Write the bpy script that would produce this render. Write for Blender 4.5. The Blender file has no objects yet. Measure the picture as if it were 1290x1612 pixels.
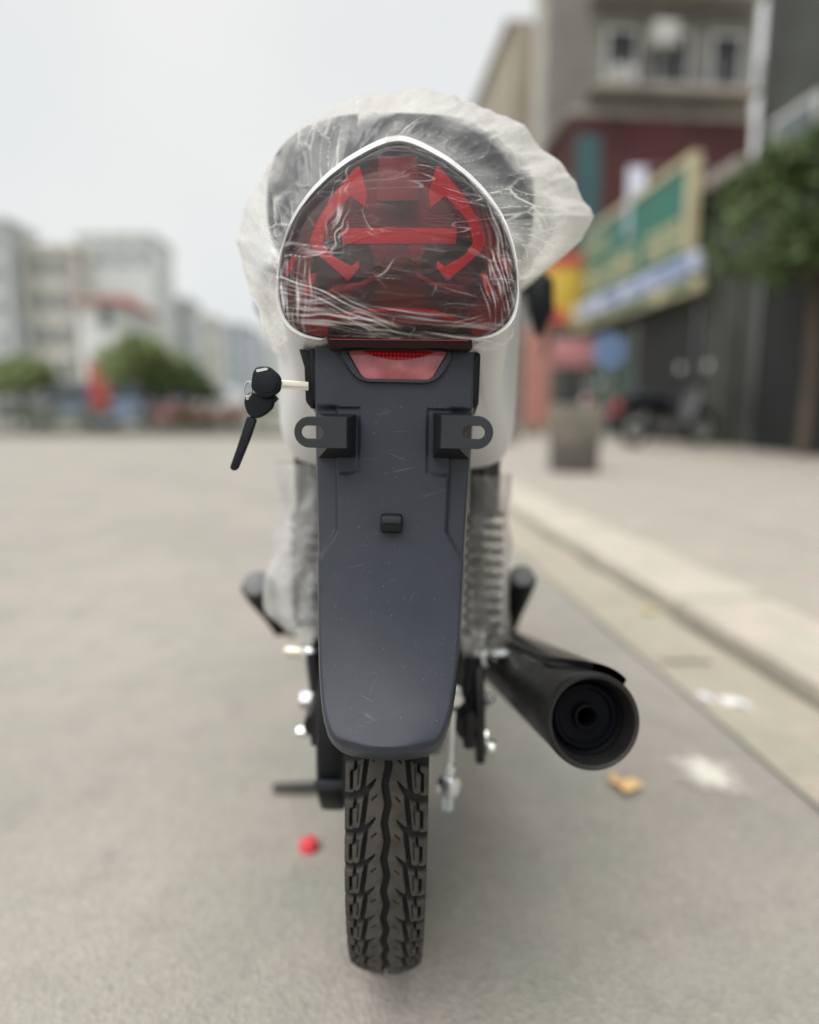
import bpy, bmesh, math, random
import numpy as np
from mathutils import Vector, Matrix, noise
random.seed(7); rng = np.random.default_rng(7)
R = math.radians
sc = bpy.context.scene
COL = sc.collection

# ------------------------------------------------------------------ camera
CAM_H, PITCH, FPX = 0.70, R(8.8), 1041.0
cam = bpy.data.cameras.new('camera'); camo = bpy.data.objects.new('camera', cam); COL.objects.link(camo)
camo.location = (0, 0, CAM_H); camo.rotation_euler = (R(90) - PITCH, 0, 0)
cam.sensor_fit = 'HORIZONTAL'; cam.sensor_width = 36.0; cam.lens = 36.0 * FPX / 1290.0
cam.clip_start = 0.02; cam.clip_end = 2000
cam.dof.use_dof = True; cam.dof.focus_distance = 0.575; cam.dof.aperture_fstop = 1.55
sc.camera = camo

# ------------------------------------------------------------------ sky and sun
SUN_EL, SUN_AZ = R(64), R(215)
world = bpy.data.worlds.new('World'); sc.world = world; world.use_nodes = True
wn = world.node_tree.nodes; wl = world.node_tree.links; wn.clear()
sky = wn.new('ShaderNodeTexSky'); sky.sky_type = 'NISHITA'; sky.sun_disc = False
sky.sun_elevation = SUN_EL; sky.sun_rotation = SUN_AZ; sky.dust_density = 4; sky.air_density = 1.0
hsv = wn.new('ShaderNodeHueSaturation'); hsv.inputs['Saturation'].default_value = 0.12
wl.new(sky.outputs[0], hsv.inputs['Color'])
cld = wn.new('ShaderNodeTexNoise'); cld.inputs['Scale'].default_value = 2.2; cld.inputs['Detail'].default_value = 4
crmp = wn.new('ShaderNodeValToRGB'); crmp.color_ramp.elements[0].position = .3; crmp.color_ramp.elements[1].position = .75
crmp.color_ramp.elements[0].color = (8.2, 8.55, 8.7, 1); crmp.color_ramp.elements[1].color = (9.6, 9.6, 9.5, 1)
wl.new(cld.outputs['Fac'], crmp.inputs[0])
mx = wn.new('ShaderNodeMixRGB'); mx.inputs[0].default_value = 0.8
wl.new(hsv.outputs[0], mx.inputs[1]); wl.new(crmp.outputs[0], mx.inputs[2])
bg = wn.new('ShaderNodeBackground'); bg.inputs['Strength'].default_value = 0.055
wl.new(mx.outputs[0], bg.inputs['Color'])
wo = wn.new('ShaderNodeOutputWorld'); wl.new(bg.outputs[0], wo.inputs['Surface'])
sl = bpy.data.lights.new('sun', 'SUN'); so = bpy.data.objects.new('sun', sl); COL.objects.link(so)
sl.energy = 1.5; sl.angle = R(70); sl.color = (1, .96, .9)
# light comes from behind-left of the camera, high up
sd = Vector((math.cos(SUN_EL) * -0.62, math.cos(SUN_EL) * -0.78, math.sin(SUN_EL)))
so.rotation_euler = (-sd).to_track_quat('-Z', 'Y').to_euler()
sky.sun_rotation = math.atan2(sd.x, sd.y)
sc.view_settings.view_transform = 'Standard'; sc.view_settings.look = 'None'
sc.view_settings.gamma = 1.0; sc.view_settings.use_curve_mapping = False
sc.view_settings.exposure = 0.95
sc.render.engine = 'CYCLES'
cy = sc.cycles
cy.use_denoising = True
cy.max_bounces = 8; cy.transparent_max_bounces = 24; cy.transmission_bounces = 6; cy.glossy_bounces = 4; cy.diffuse_bounces = 3
cy.caustics_reflective = False; cy.caustics_refractive = False
try: cy.use_adaptive_sampling = True; cy.adaptive_threshold = 0.012
except Exception: pass

# ------------------------------------------------------------------ helpers
SA, CA = math.sin(PITCH), math.cos(PITCH)
def wp(px, py, Y):
    """world point seen at photo position (px,py) at distance Y in front of the camera"""
    dx = (px - 645) / FPX; dy = (806 - py) / FPX
    d = (dx, CA + dy * SA, -SA + dy * CA); t = Y / d[1]
    return Vector((d[0] * t, Y, CAM_H + d[2] * t))
def gp(px, py, z=0.0):
    dx = (px - 645) / FPX; dy = (806 - py) / FPX
    d = (dx, CA + dy * SA, -SA + dy * CA); t = (z - CAM_H) / d[2]
    return Vector((d[0] * t, d[1] * t, z))
LEAN = R(1.1); BX = -0.027; DZ = 0.03
def lp(px, py, Y):
    w = wp(px, py, Y); x = w.x - BX; w.z -= DZ
    return Vector((math.cos(LEAN) * x - math.sin(LEAN) * w.z, Y, math.sin(LEAN) * x + math.cos(LEAN) * w.z))
def zd(Y, z): return Y * CA + (CAM_H - DZ - z) * SA      # camera depth

def link(o, parent=None):
    COL.objects.link(o)
    if parent is not None: o.parent = parent
    return o
def tag(o, label=None, cat=None, group=None, kind=None):
    if label: o['label'] = label
    if cat: o['category'] = cat
    if group: o['group'] = group
    if kind: o['kind'] = kind
    return o
def empty(name, loc=(0, 0, 0), rz=0.0):
    o = bpy.data.objects.new(name, None); o.location = loc; o.rotation_euler = (0, 0, rz); o.empty_display_size = .1
    return link(o)
def finish(me, mat, smooth, ang):
    if mat is not None: me.materials.append(mat)
    if smooth:
        me.shade_smooth()
        if ang: me.set_sharp_from_angle(angle=R(ang))
def mob(name, verts, faces, mat, parent=None, smooth=True, ang=35):
    me = bpy.data.meshes.new(name)
    me.from_pydata([tuple(v) for v in verts], [], [tuple(f) for f in faces]); me.update()
    bm = bmesh.new(); bm.from_mesh(me); bmesh.ops.recalc_face_normals(bm, faces=bm.faces); bm.to_mesh(me); bm.free()
    finish(me, mat, smooth, ang)
    return link(bpy.data.objects.new(name, me), parent)
def npgrid(name, P, mat, parent=None, wrap_u=False, wrap_v=False, ang=None, smooth=True):
    """P: (nu,nv,3) numpy grid"""
    nu, nv = P.shape[:2]
    idx = np.arange(nu * nv).reshape(nu, nv)
    a = idx if wrap_u else idx[:-1]; b = np.roll(idx, -1, 0) if wrap_u else idx[1:]
    if wrap_v:
        q = np.stack([a, b, np.roll(b, -1, 1), np.roll(a, -1, 1)], -1)
    else:
        q = np.stack([a[:, :-1], b[:, :-1], b[:, 1:], a[:, 1:]], -1)
    q = q.reshape(-1, 4).astype(np.int32)
    me = bpy.data.meshes.new(name)
    me.vertices.add(nu * nv); me.vertices.foreach_set('co', P.reshape(-1).astype(np.float32))
    me.loops.add(q.size); me.loops.foreach_set('vertex_index', q.reshape(-1))
    me.polygons.add(len(q)); me.polygons.foreach_set('loop_start', np.arange(0, q.size, 4, dtype=np.int32))
    me.update(calc_edges=True); me.validate()
    finish(me, mat, smooth, ang)
    return link(bpy.data.objects.new(name, me), parent)
def bbox(name, lo, hi, mat, parent=None, bev=0.0, seg=2, M=None):
    bm = bmesh.new(); bmesh.ops.create_cube(bm, size=1)
    lo, hi = Vector(lo), Vector(hi)
    for v in bm.verts: v.co = Vector([(lo[i] + hi[i]) / 2 + v.co[i] * (hi[i] - lo[i]) for i in range(3)])
    if bev: bmesh.ops.bevel(bm, geom=bm.edges[:], offset=bev, segments=seg, affect='EDGES', profile=.5)
    if M is not None: bm.transform(M)
    me = bpy.data.meshes.new(name); bm.to_mesh(me); bm.free(); finish(me, mat, bool(bev), 40)
    return link(bpy.data.objects.new(name, me), parent)
def frames(pts):
    pts = [Vector(p) for p in pts]; out = []; up = None
    for i, p in enumerate(pts):
        t = (pts[min(i + 1, len(pts) - 1)] - pts[max(i - 1, 0)]).normalized()
        if up is None:
            up = Vector((0, 0, 1)) if abs(t.z) < .9 else Vector((0, 1, 0))
        n = (up - t * up.dot(t)).normalized(); b = t.cross(n); up = n
        out.append((p, n, b))
    return out
def tubegeo(pts, rad, seg=12, caps=True, sx=1.0):
    fr = frames(pts); V = []; F = []
    if not hasattr(rad, '__len__'): rad = [rad] * len(pts)
    for (p, n, b), r in zip(fr, rad):
        for k in range(seg):
            a = 2 * math.pi * k / seg
            V.append(p + n * (r * math.cos(a)) + b * (r * sx * math.sin(a)))
    for i in range(len(pts) - 1):
        for k in range(seg):
            k2 = (k + 1) % seg
            F.append((i * seg + k, i * seg + k2, (i + 1) * seg + k2, (i + 1) * seg + k))
    if caps:
        F.append(tuple(range(seg - 1, -1, -1))); m = (len(pts) - 1) * seg
        F.append(tuple(range(m, m + seg)))
    return V, F
def tube(name, pts, rad, mat, parent=None, seg=12, sx=1.0, ang=40):
    V, F = tubegeo(pts, rad, seg, True, sx)
    return mob(name, V, F, mat, parent, True, ang)
def lathe(name, prof, o, axis, mat, parent=None, seg=48, ang=35):
    """prof: list of (r, h) along axis from point o"""
    axis = Vector(axis).normalized(); o = Vector(o)
    n = axis.orthogonal().normalized(); b = axis.cross(n); V = []; F = []
    for r, h in prof:
        for k in range(seg):
            a = 2 * math.pi * k / seg
            V.append(o + axis * h + (n * math.cos(a) + b * math.sin(a)) * max(r, 1e-5))
    for i in range(len(prof) - 1):
        for k in range(seg):
            k2 = (k + 1) % seg
            F.append((i * seg + k, i * seg + k2, (i + 1) * seg + k2, (i + 1) * seg + k))
    return mob(name, V, F, mat, parent, True, ang)
def prism(name, outline, thick, mat, parent=None, bev=0.0, ang=30):
    """outline: list of world/local Vectors (planar-ish), extruded by vector thick"""
    n = len(outline); V = [Vector(p) for p in outline] + [Vector(p) + Vector(thick) for p in outline]
    F = [tuple(range(n)), tuple(range(2 * n - 1, n - 1, -1))] + [(i, (i + 1) % n, n + (i + 1) % n, n + i) for i in range(n)]
    o = mob(name, V, F, mat, parent, True, ang)
    if bev:
        bm = bmesh.new(); bm.from_mesh(o.data)
        es = [e for e in bm.edges if len(e.link_faces) == 2 and e.calc_face_angle(0) > .6]
        bmesh.ops.bevel(bm, geom=es, offset=bev, segments=2, affect='EDGES', profile=.5); bm.to_mesh(o.data); bm.free()
        o.data.shade_smooth(); o.data.set_sharp_from_angle(angle=R(50))
    return o
def interp(x, xs, ys): return float(np.interp(x, xs, ys))
def smooth_interp(x, xs, ys):
    """monotone-ish cubic through points (Catmull-Rom on arrays)"""
    xs = np.asarray(xs, float); ys = np.asarray(ys, float); m = np.gradient(ys, xs)
    i = int(np.clip(np.searchsorted(xs, x) - 1, 0, len(xs) - 2)); h = xs[i + 1] - xs[i]; t = min(max((x - xs[i]) / h, 0), 1)
    return (2*t**3-3*t**2+1)*ys[i] + (t**3-2*t**2+t)*h*m[i] + (-2*t**3+3*t**2)*ys[i+1] + (t**3-t**2)*h*m[i+1]
def copy_tree(o, parent=None):
    c = o.copy(); COL.objects.link(c); c.parent = parent
    for ch in o.children: copy_tree(ch, c)
    return c

# ------------------------------------------------------------------ materials
MATS = {}
def pm(name, col, rough=.5, metal=0.0, var=0.0, vscale=8.0, bump=0.0, bscale=60.0, spec=.5, coat=0.0, col2=None, detail=5, rvar=0.0):
    if name in MATS: return MATS[name]
    m = bpy.data.materials.new(name); m.use_nodes = True; nt = m.node_tree; n = nt.nodes; l = nt.links
    b = n['Principled BSDF']; b.inputs['Roughness'].default_value = rough; b.inputs['Metallic'].default_value = metal
    b.inputs['Base Color'].default_value = (*col, 1); b.inputs['Specular IOR Level'].default_value = spec
    if coat: b.inputs['Coat Weight'].default_value = coat; b.inputs['Coat Roughness'].default_value = .08
    tc = n.new('ShaderNodeTexCoord')
    if var or col2:
        t = n.new('ShaderNodeTexNoise'); t.inputs['Scale'].default_value = vscale; t.inputs['Detail'].default_value = detail; t.inputs['Roughness'].default_value = .6
        l.new(tc.outputs['Object'], t.inputs['Vector'])
        r = n.new('ShaderNodeValToRGB'); r.color_ramp.elements[0].position = .32; r.color_ramp.elements[1].position = .68
        c2 = col2 or tuple(min(1, c * (1 + var)) for c in col); c1 = col if col2 else tuple(c * (1 - var) for c in col)
        r.color_ramp.elements[0].color = (*c1, 1); r.color_ramp.elements[1].color = (*c2, 1)
        l.new(t.outputs['Fac'], r.inputs[0]); l.new(r.outputs[0], b.inputs['Base Color'])
    if rvar:
        t3 = n.new('ShaderNodeTexNoise'); t3.inputs['Scale'].default_value = vscale * 1.7; t3.inputs['Detail'].default_value = 6
        l.new(tc.outputs['Object'], t3.inputs['Vector'])
        mr = n.new('ShaderNodeMapRange'); mr.inputs['From Min'].default_value = .3; mr.inputs['From Max'].default_value = .7
        mr.inputs['To Min'].default_value = rough - rvar; mr.inputs['To Max'].default_value = rough + rvar
        l.new(t3.outputs['Fac'], mr.inputs[0]); l.new(mr.outputs[0], b.inputs['Roughness'])
    if bump:
        t2 = n.new('ShaderNodeTexNoise'); t2.inputs['Scale'].default_value = bscale; t2.inputs['Detail'].default_value = 3
        l.new(tc.outputs['Object'], t2.inputs['Vector'])
        bp = n.new('ShaderNodeBump'); bp.inputs['Strength'].default_value = bump; bp.inputs['Distance'].default_value = .002
        l.new(t2.outputs['Fac'], bp.inputs['Height']); l.new(bp.outputs[0], b.inputs['Normal'])
    MATS[name] = m; return m

M_white = pm('white_paint', (.66, .67, .67), .25, var=.03, vscale=3, coat=.4)
M_blackp = pm('black_plastic', (.007, .008, .010), .45, var=.2, vscale=20, spec=.25)
M_blackpaint = pm('black_frame_paint', (.007, .007, .008), .3, spec=.35)
M_muff = pm('muffler_black', (.013, .0128, .0125), .42, spec=.38, var=.4, vscale=14, bump=.15, bscale=500, rvar=.08)
M_muffin = pm('muffler_end_black', (.0015, .002, .004), .6, spec=.12)
M_chrome = pm('zinc_steel', (.75, .77, .78), .22, metal=1.0, var=.08, vscale=40)
M_steel = pm('grey_steel', (.45, .46, .47), .35, metal=1.0, var=.15, vscale=30)
M_brass = pm('key_blade_metal', (.80, .76, .62), .3, metal=.85, var=.05, vscale=60)
M_rubber = pm('peg_rubber', (.010, .011, .012), .6, spec=.25, var=.3, vscale=50, bump=.2, bscale=300)
M_capgrey = pm('peg_cap_grey', (.16, .165, .175), .5, var=.1, vscale=40)
M_seat = pm('seat_vinyl', (.030, .038, .052), .48, var=.2, vscale=10, bump=.2, bscale=220)
M_alu = pm('engine_alloy', (.30, .30, .30), .45, metal=.8, var=.2, vscale=20)
M_keyplastic = pm('key_plastic', (.007, .009, .013), .40, var=.2, vscale=80, bump=.08, bscale=600, spec=.25)
M_wood = None

# --- fender plastic: satin charcoal with fine scratches and dust
def fender_mat():
    m = bpy.data.materials.new('fender_plastic'); m.use_nodes = True; nt = m.node_tree; n = nt.nodes; l = nt.links
    b = n['Principled BSDF']; b.inputs['Specular IOR Level'].default_value = .36; tc = n.new('ShaderNodeTexCoord')
    def noise_(scale, det, vec=None, rough=.6):
        t = n.new('ShaderNodeTexNoise'); t.inputs['Scale'].default_value = scale; t.inputs['Detail'].default_value = det; t.inputs['Roughness'].default_value = rough
        l.new(vec or tc.outputs['Object'], t.inputs['Vector']); return t.outputs['Fac']
    def ramp(src, p0, p1, c0, c1):
        r = n.new('ShaderNodeValToRGB'); r.color_ramp.elements[0].position = p0; r.color_ramp.elements[1].position = p1
        r.color_ramp.elements[0].color = (*c0, 1) if not isinstance(c0, float) else (c0, c0, c0, 1)
        r.color_ramp.elements[1].color = (*c1, 1) if not isinstance(c1, float) else (c1, c1, c1, 1)
        l.new(src, r.inputs[0]); return r.outputs[0]
    base = ramp(noise_(13, 8), .34, .66, (.024, .029, .041), (.033, .038, .051))
    # thin scratches: stretched high-frequency noise in a few directions, thresholded
    scr = None
    for ang, sc_, th in ((14, 26, .70), (-22, 30, .71), (62, 24, .715), (5, 44, .72), (-70, 30, .72)):
        m0 = n.new('ShaderNodeMapping'); m0.inputs['Rotation'].default_value = (0, R(ang), 0); l.new(tc.outputs['Object'], m0.inputs['Vector'])
        mp = n.new('ShaderNodeMapping'); mp.inputs['Scale'].default_value = (.55, 1, 22)
        l.new(m0.outputs[0], mp.inputs['Vector'])
        f = ramp(noise_(sc_, 2, mp.outputs[0], .45), th, th + .03, 0.0, 1.0)
        if scr is None: scr = f
        else:
            mm = n.new('ShaderNodeMath'); mm.operation = 'MAXIMUM'; l.new(scr, mm.inputs[0]); l.new(f, mm.inputs[1]); scr = mm.outputs[0]
    msk = ramp(noise_(16, 3), .52, .64, 0.0, .20)
    mm = n.new('ShaderNodeMath'); mm.operation = 'MULTIPLY'; l.new(scr, mm.inputs[0]); l.new(msk, mm.inputs[1])
    spk = ramp(noise_(420, 1), .73, .79, 0.0, .30)
    ad = n.new('ShaderNodeMath'); ad.operation = 'MAXIMUM'; l.new(mm.outputs[0], ad.inputs[0]); l.new(spk, ad.inputs[1])
    mixc = n.new('ShaderNodeMixRGB'); l.new(ad.outputs[0], mixc.inputs[0]); l.new(base, mixc.inputs[1]); mixc.inputs[2].default_value = (.28, .28, .28, 1)
    l.new(mixc.outputs[0], b.inputs['Base Color'])
    rr = ramp(noise_(22, 5), .3, .7, .36, .46); l.new(rr, b.inputs['Roughness'])
    bp = n.new('ShaderNodeBump'); bp.inputs['Strength'].default_value = .06; bp.inputs['Distance'].default_value = .001
    l.new(noise_(900, 2), bp.inputs['Height']); l.new(bp.outputs[0], b.inputs['Normal'])
    return m
M_fender = fender_mat()
M_bracket = pm('bracket_plastic', (.030, .033, .040), .5, var=.1, vscale=30, bump=.06, bscale=900, spec=.3)

# --- tyre rubber, dusty brown on the tread faces, groove shade painted in near black
def tyre_mat():
    m = bpy.data.materials.new('tyre_rubber'); m.use_nodes = True; nt = m.node_tree; n = nt.nodes; l = nt.links
    b = n['Principled BSDF']; b.inputs['Roughness'].default_value = .75
    at = n.new('ShaderNodeAttribute'); at.attribute_name = 'groove'
    tc = n.new('ShaderNodeTexCoord')
    t = n.new('ShaderNodeTexNoise'); t.inputs['Scale'].default_value = 70; t.inputs['Detail'].default_value = 6; l.new(tc.outputs['Object'], t.inputs['Vector'])
    r = n.new('ShaderNodeValToRGB'); r.color_ramp.elements[0].position = .3; r.color_ramp.elements[1].position = .75
    r.color_ramp.elements[0].color = (.030, .027, .024, 1); r.color_ramp.elements[1].color = (.068, .061, .053, 1); l.new(t.outputs['Fac'], r.inputs[0])
    mx = n.new('ShaderNodeMixRGB'); l.new(at.outputs['Fac'], mx.inputs[0]); l.new(r.outputs[0], mx.inputs[1]); mx.inputs[2].default_value = (.004, .004, .005, 1)
    l.new(mx.outputs[0], b.inputs['Base Color'])
    t2 = n.new('ShaderNodeTexNoise'); t2.inputs['Scale'].default_value = 500; t2.inputs['Detail'].default_value = 4; l.new(tc.outputs['Object'], t2.inputs['Vector'])
    bp = n.new('ShaderNodeBump'); bp.inputs['Strength'].default_value = .25; bp.inputs['Distance'].default_value = .001
    l.new(t2.outputs['Fac'], bp.inputs['Height']); l.new(bp.outputs[0], b.inputs['Normal'])
    return m
M_tyre = tyre_mat()

# --- clear/milky polythene
def film_mat(name, base_a, streak_a, scale, stretch, col=(.9, .9, .88), rough=.3, thr=(1.0, 1.6), rot=(0, 0, 0), trans=.45, gloss=.05, gain=1.0, thin=1.0, soft_amt=1.0):
    m = bpy.data.materials.new(name); m.use_nodes = True; nt = m.node_tree; n = nt.nodes; l = nt.links; n.clear()
    out = n.new('ShaderNodeOutputMaterial'); tc = n.new('ShaderNodeTexCoord')
    def ridged(sc_, st, det, seed):
        wz = n.new('ShaderNodeTexNoise'); wz.inputs['Scale'].default_value = sc_ * .35; wz.inputs['Detail'].default_value = 2; l.new(tc.outputs['Object'], wz.inputs['Vector'])
        va = n.new('ShaderNodeVectorMath'); va.operation = 'SCALE'; va.inputs['Scale'].default_value = 1.4 / sc_; l.new(wz.outputs['Color'], va.inputs[0])
        vv = n.new('ShaderNodeVectorMath'); vv.operation = 'ADD'; l.new(tc.outputs['Object'], vv.inputs[0]); l.new(va.outputs[0], vv.inputs[1])
        mp = n.new('ShaderNodeMapping'); mp.inputs['Scale'].default_value = st; mp.inputs['Rotation'].default_value = rot; mp.inputs['Location'].default_value = (seed, seed * .7, seed * 1.3); l.new(vv.outputs[0], mp.inputs['Vector'])
        t = n.new('ShaderNodeTexNoise'); t.inputs['Scale'].default_value = sc_; t.inputs['Detail'].default_value = det; t.inputs['Roughness'].default_value = .45; l.new(mp.outputs[0], t.inputs['Vector'])
        # sharp crease where the noise crosses its mean
        sb = n.new('ShaderNodeMath'); sb.operation = 'SUBTRACT'; sb.inputs[1].default_value = .5; l.new(t.outputs['Fac'], sb.inputs[0])
        ab = n.new('ShaderNodeMath'); ab.operation = 'ABSOLUTE'; l.new(sb.outputs[0], ab.inputs[0])
        return ab.outputs[0]
    def crease(src, w, amp):
        mr = n.new('ShaderNodeMapRange'); mr.inputs['From Min'].default_value = 0; mr.inputs['From Max'].default_value = w; mr.inputs['To Min'].default_value = amp; mr.inputs['To Max'].default_value = 0
        mr.interpolation_type = 'SMOOTHSTEP'; l.new(src, mr.inputs[0]); return mr.outputs[0]
    def math2(op, a, b, clamp=False):
        q = n.new('ShaderNodeMath'); q.operation = op; q.use_clamp = clamp
        for k, v in enumerate((a, b)):
            if isinstance(v, (int, float)): q.inputs[k].default_value = v
            else: l.new(v, q.inputs[k])
        return q.outputs[0]
    r1 = ridged(scale, stretch, 2, 0.0); r2 = ridged(scale * 2.3, stretch, 3, 3.7)
    big = n.new('ShaderNodeTexNoise'); big.inputs['Scale'].default_value = scale * .45; big.inputs['Detail'].default_value = 3; l.new(tc.outputs['Object'], big.inputs['Vector'])
    mb = n.new('ShaderNodeMapRange'); mb.inputs['From Min'].default_value = .46; mb.inputs['From Max'].default_value = .60; mb.inputs['To Min'].default_value = .05; mb.inputs['To Max'].default_value = 1.0; l.new(big.outputs['Fac'], mb.inputs[0])
    lines = math2('ADD', crease(r1, .02 * thin, streak_a), crease(r2, .018 * thin, streak_a * .6))
    lines = math2('MULTIPLY', lines, mb.outputs[0])
    at_ = n.new('ShaderNodeAttribute'); at_.attribute_name = 'gather'
    soft = math2('ADD', crease(r1, .09, .5 * soft_amt), crease(r2, .09, .5 * soft_amt))
    gath = math2('MULTIPLY', at_.outputs['Fac'], math2('ADD', soft, .45 + .45 * (1 - soft_amt)))
    al = math2('ADD', math2('ADD', lines, base_a), math2('MULTIPLY', gath, gain), True)
    hgt = math2('ADD', crease(r1, .06, 1.0), crease(r2, .06, .5))
    bp = n.new('ShaderNodeBump'); bp.inputs['Strength'].default_value = .35; bp.inputs['Distance'].default_value = .002; l.new(hgt, bp.inputs['Height'])
    dif = n.new('ShaderNodeBsdfDiffuse'); dif.inputs['Color'].default_value = (*col, 1); l.new(bp.outputs[0], dif.inputs['Normal'])
    trl = n.new('ShaderNodeBsdfTranslucent'); trl.inputs['Color'].default_value = (*col, 1)
    m1 = n.new('ShaderNodeMixShader'); m1.inputs[0].default_value = trans; l.new(dif.outputs[0], m1.inputs[1]); l.new(trl.outputs[0], m1.inputs[2])
    tr = n.new('ShaderNodeBsdfTransparent')
    m2 = n.new('ShaderNodeMixShader'); l.new(al, m2.inputs[0]); l.new(tr.outputs[0], m2.inputs[1]); l.new(m1.outputs[0], m2.inputs[2])
    gl = n.new('ShaderNodeBsdfGlossy'); gl.inputs['Roughness'].default_value = rough; l.new(bp.outputs[0], gl.inputs['Normal'])
    m3 = n.new('ShaderNodeMixShader'); m3.inputs[0].default_value = gloss
    l.new(m2.outputs[0], m3.inputs[1]); l.new(gl.outputs[0], m3.inputs[2]); l.new(m3.outputs[0], out.inputs['Surface'])
    return m
def set_gather(o, arr):
    a_ = o.data.attributes.new('gather', 'FLOAT', 'POINT'); a_.data.foreach_set('value', np.asarray(arr, dtype=np.float32).reshape(-1))
M_bag = film_mat('milky_polythene', .05, .10, 12, (1, 1, 1), col=(.98, .97, .93), trans=.55, gloss=.065, rough=.24, soft_amt=.4)
M_film = film_mat('cling_film', .012, .22, 17, (.3, 1, 2.2), col=(.90, .88, .89), trans=.2, gloss=.009, rough=.24, gain=1.0, thin=.35, soft_amt=.2)
M_bubble = film_mat('bubble_wrap_film', .42, .5, 24, (1, 1, 1), col=(.88, .89, .88), trans=.3)
M_bubble_clear = film_mat('clear_wrap_film', .30, .5, 24, (1, 1, 1), col=(.70, .68, .64), trans=.3)

# --- red lens
def lens_mat(name, tint, gloss_r=.06, bumpv=0.0):
    m = bpy.data.materials.new(name); m.use_nodes = True; nt = m.node_tree; n = nt.nodes; l = nt.links; n.clear()
    out = n.new('ShaderNodeOutputMaterial'); tr = n.new('ShaderNodeBsdfTransparent'); tr.inputs['Color'].default_value = (*tint, 1)
    gl = n.new('ShaderNodeBsdfGlossy'); gl.inputs['Roughness'].default_value = gloss_r
    fr = n.new('ShaderNodeFresnel'); fr.inputs['IOR'].default_value = 1.18
    ms = n.new('ShaderNodeMixShader'); l.new(fr.outputs[0], ms.inputs[0]); l.new(tr.outputs[0], ms.inputs[1]); l.new(gl.outputs[0], ms.inputs[2])
    l.new(ms.outputs[0], out.inputs['Surface']); return m
M_lens = lens_mat('red_lens', (.62, .16, .19), .10)
M_lamp_in = pm('lamp_housing_maroon', (.17, .018, .03), .4, var=.25, vscale=30)
M_lamp_red = pm('lamp_red_plate', (.55, .022, .035), .35, var=.08, vscale=30)
M_lamp_dark = pm('lamp_dark_window', (.006, .005, .014), .2)
M_lamp_grey = pm('lamp_grey_window', (.12, .20, .19), .3, var=.15, vscale=60)
M_lamp_bowl = pm('lamp_bowl', (.09, .06, .06), .25, metal=.3, var=.15, vscale=20)
def reflector_mat():
    m = bpy.data.materials.new('red_reflector'); m.use_nodes = True; nt = m.node_tree; n = nt.nodes; l = nt.links
    b = n['Principled BSDF']; b.inputs['Roughness'].default_value = .16; b.inputs['Coat Weight'].default_value = .6; b.inputs['Coat Roughness'].default_value = .1
    tc = n.new('ShaderNodeTexCoord'); t = n.new('ShaderNodeTexNoise'); t.inputs['Scale'].default_value = 45; t.inputs['Detail'].default_value = 3; l.new(tc.outputs['Object'], t.inputs['Vector'])
    r = n.new('ShaderNodeValToRGB'); r.color_ramp.elements[0].color = (.30, .045, .055, 1); r.color_ramp.elements[1].color = (.46, .12, .135, 1); r.color_ramp.elements[0].position = .35; r.color_ramp.elements[1].position = .65
    l.new(t.outputs['Fac'], r.inputs[0]); l.new(r.outputs[0], b.inputs['Base Color'])
    return m
M_refl = reflector_mat()
def prismred():
    m = bpy.data.materials.new('red_prism_reflector'); m.use_nodes = True; nt = m.node_tree; n = nt.nodes; l = nt.links
    b = n['Principled BSDF']; b.inputs['Roughness'].default_value = .2
    tc = n.new('ShaderNodeTexCoord'); mp = n.new('ShaderNodeMapping'); mp.inputs['Rotation'].default_value = (0, R(45), 0); l.new(tc.outputs['Object'], mp.inputs['Vector'])
    ck = n.new('ShaderNodeTexChecker'); ck.inputs['Scale'].default_value = 420; l.new(mp.outputs[0], ck.inputs['Vector'])
    ck.inputs['Color1'].default_value = (.62, .012, .02, 1); ck.inputs['Color2'].default_value = (.16, .004, .008, 1)
    l.new(ck.outputs[0], b.inputs['Base Color']); return m
M_prism = prismred()

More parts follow.
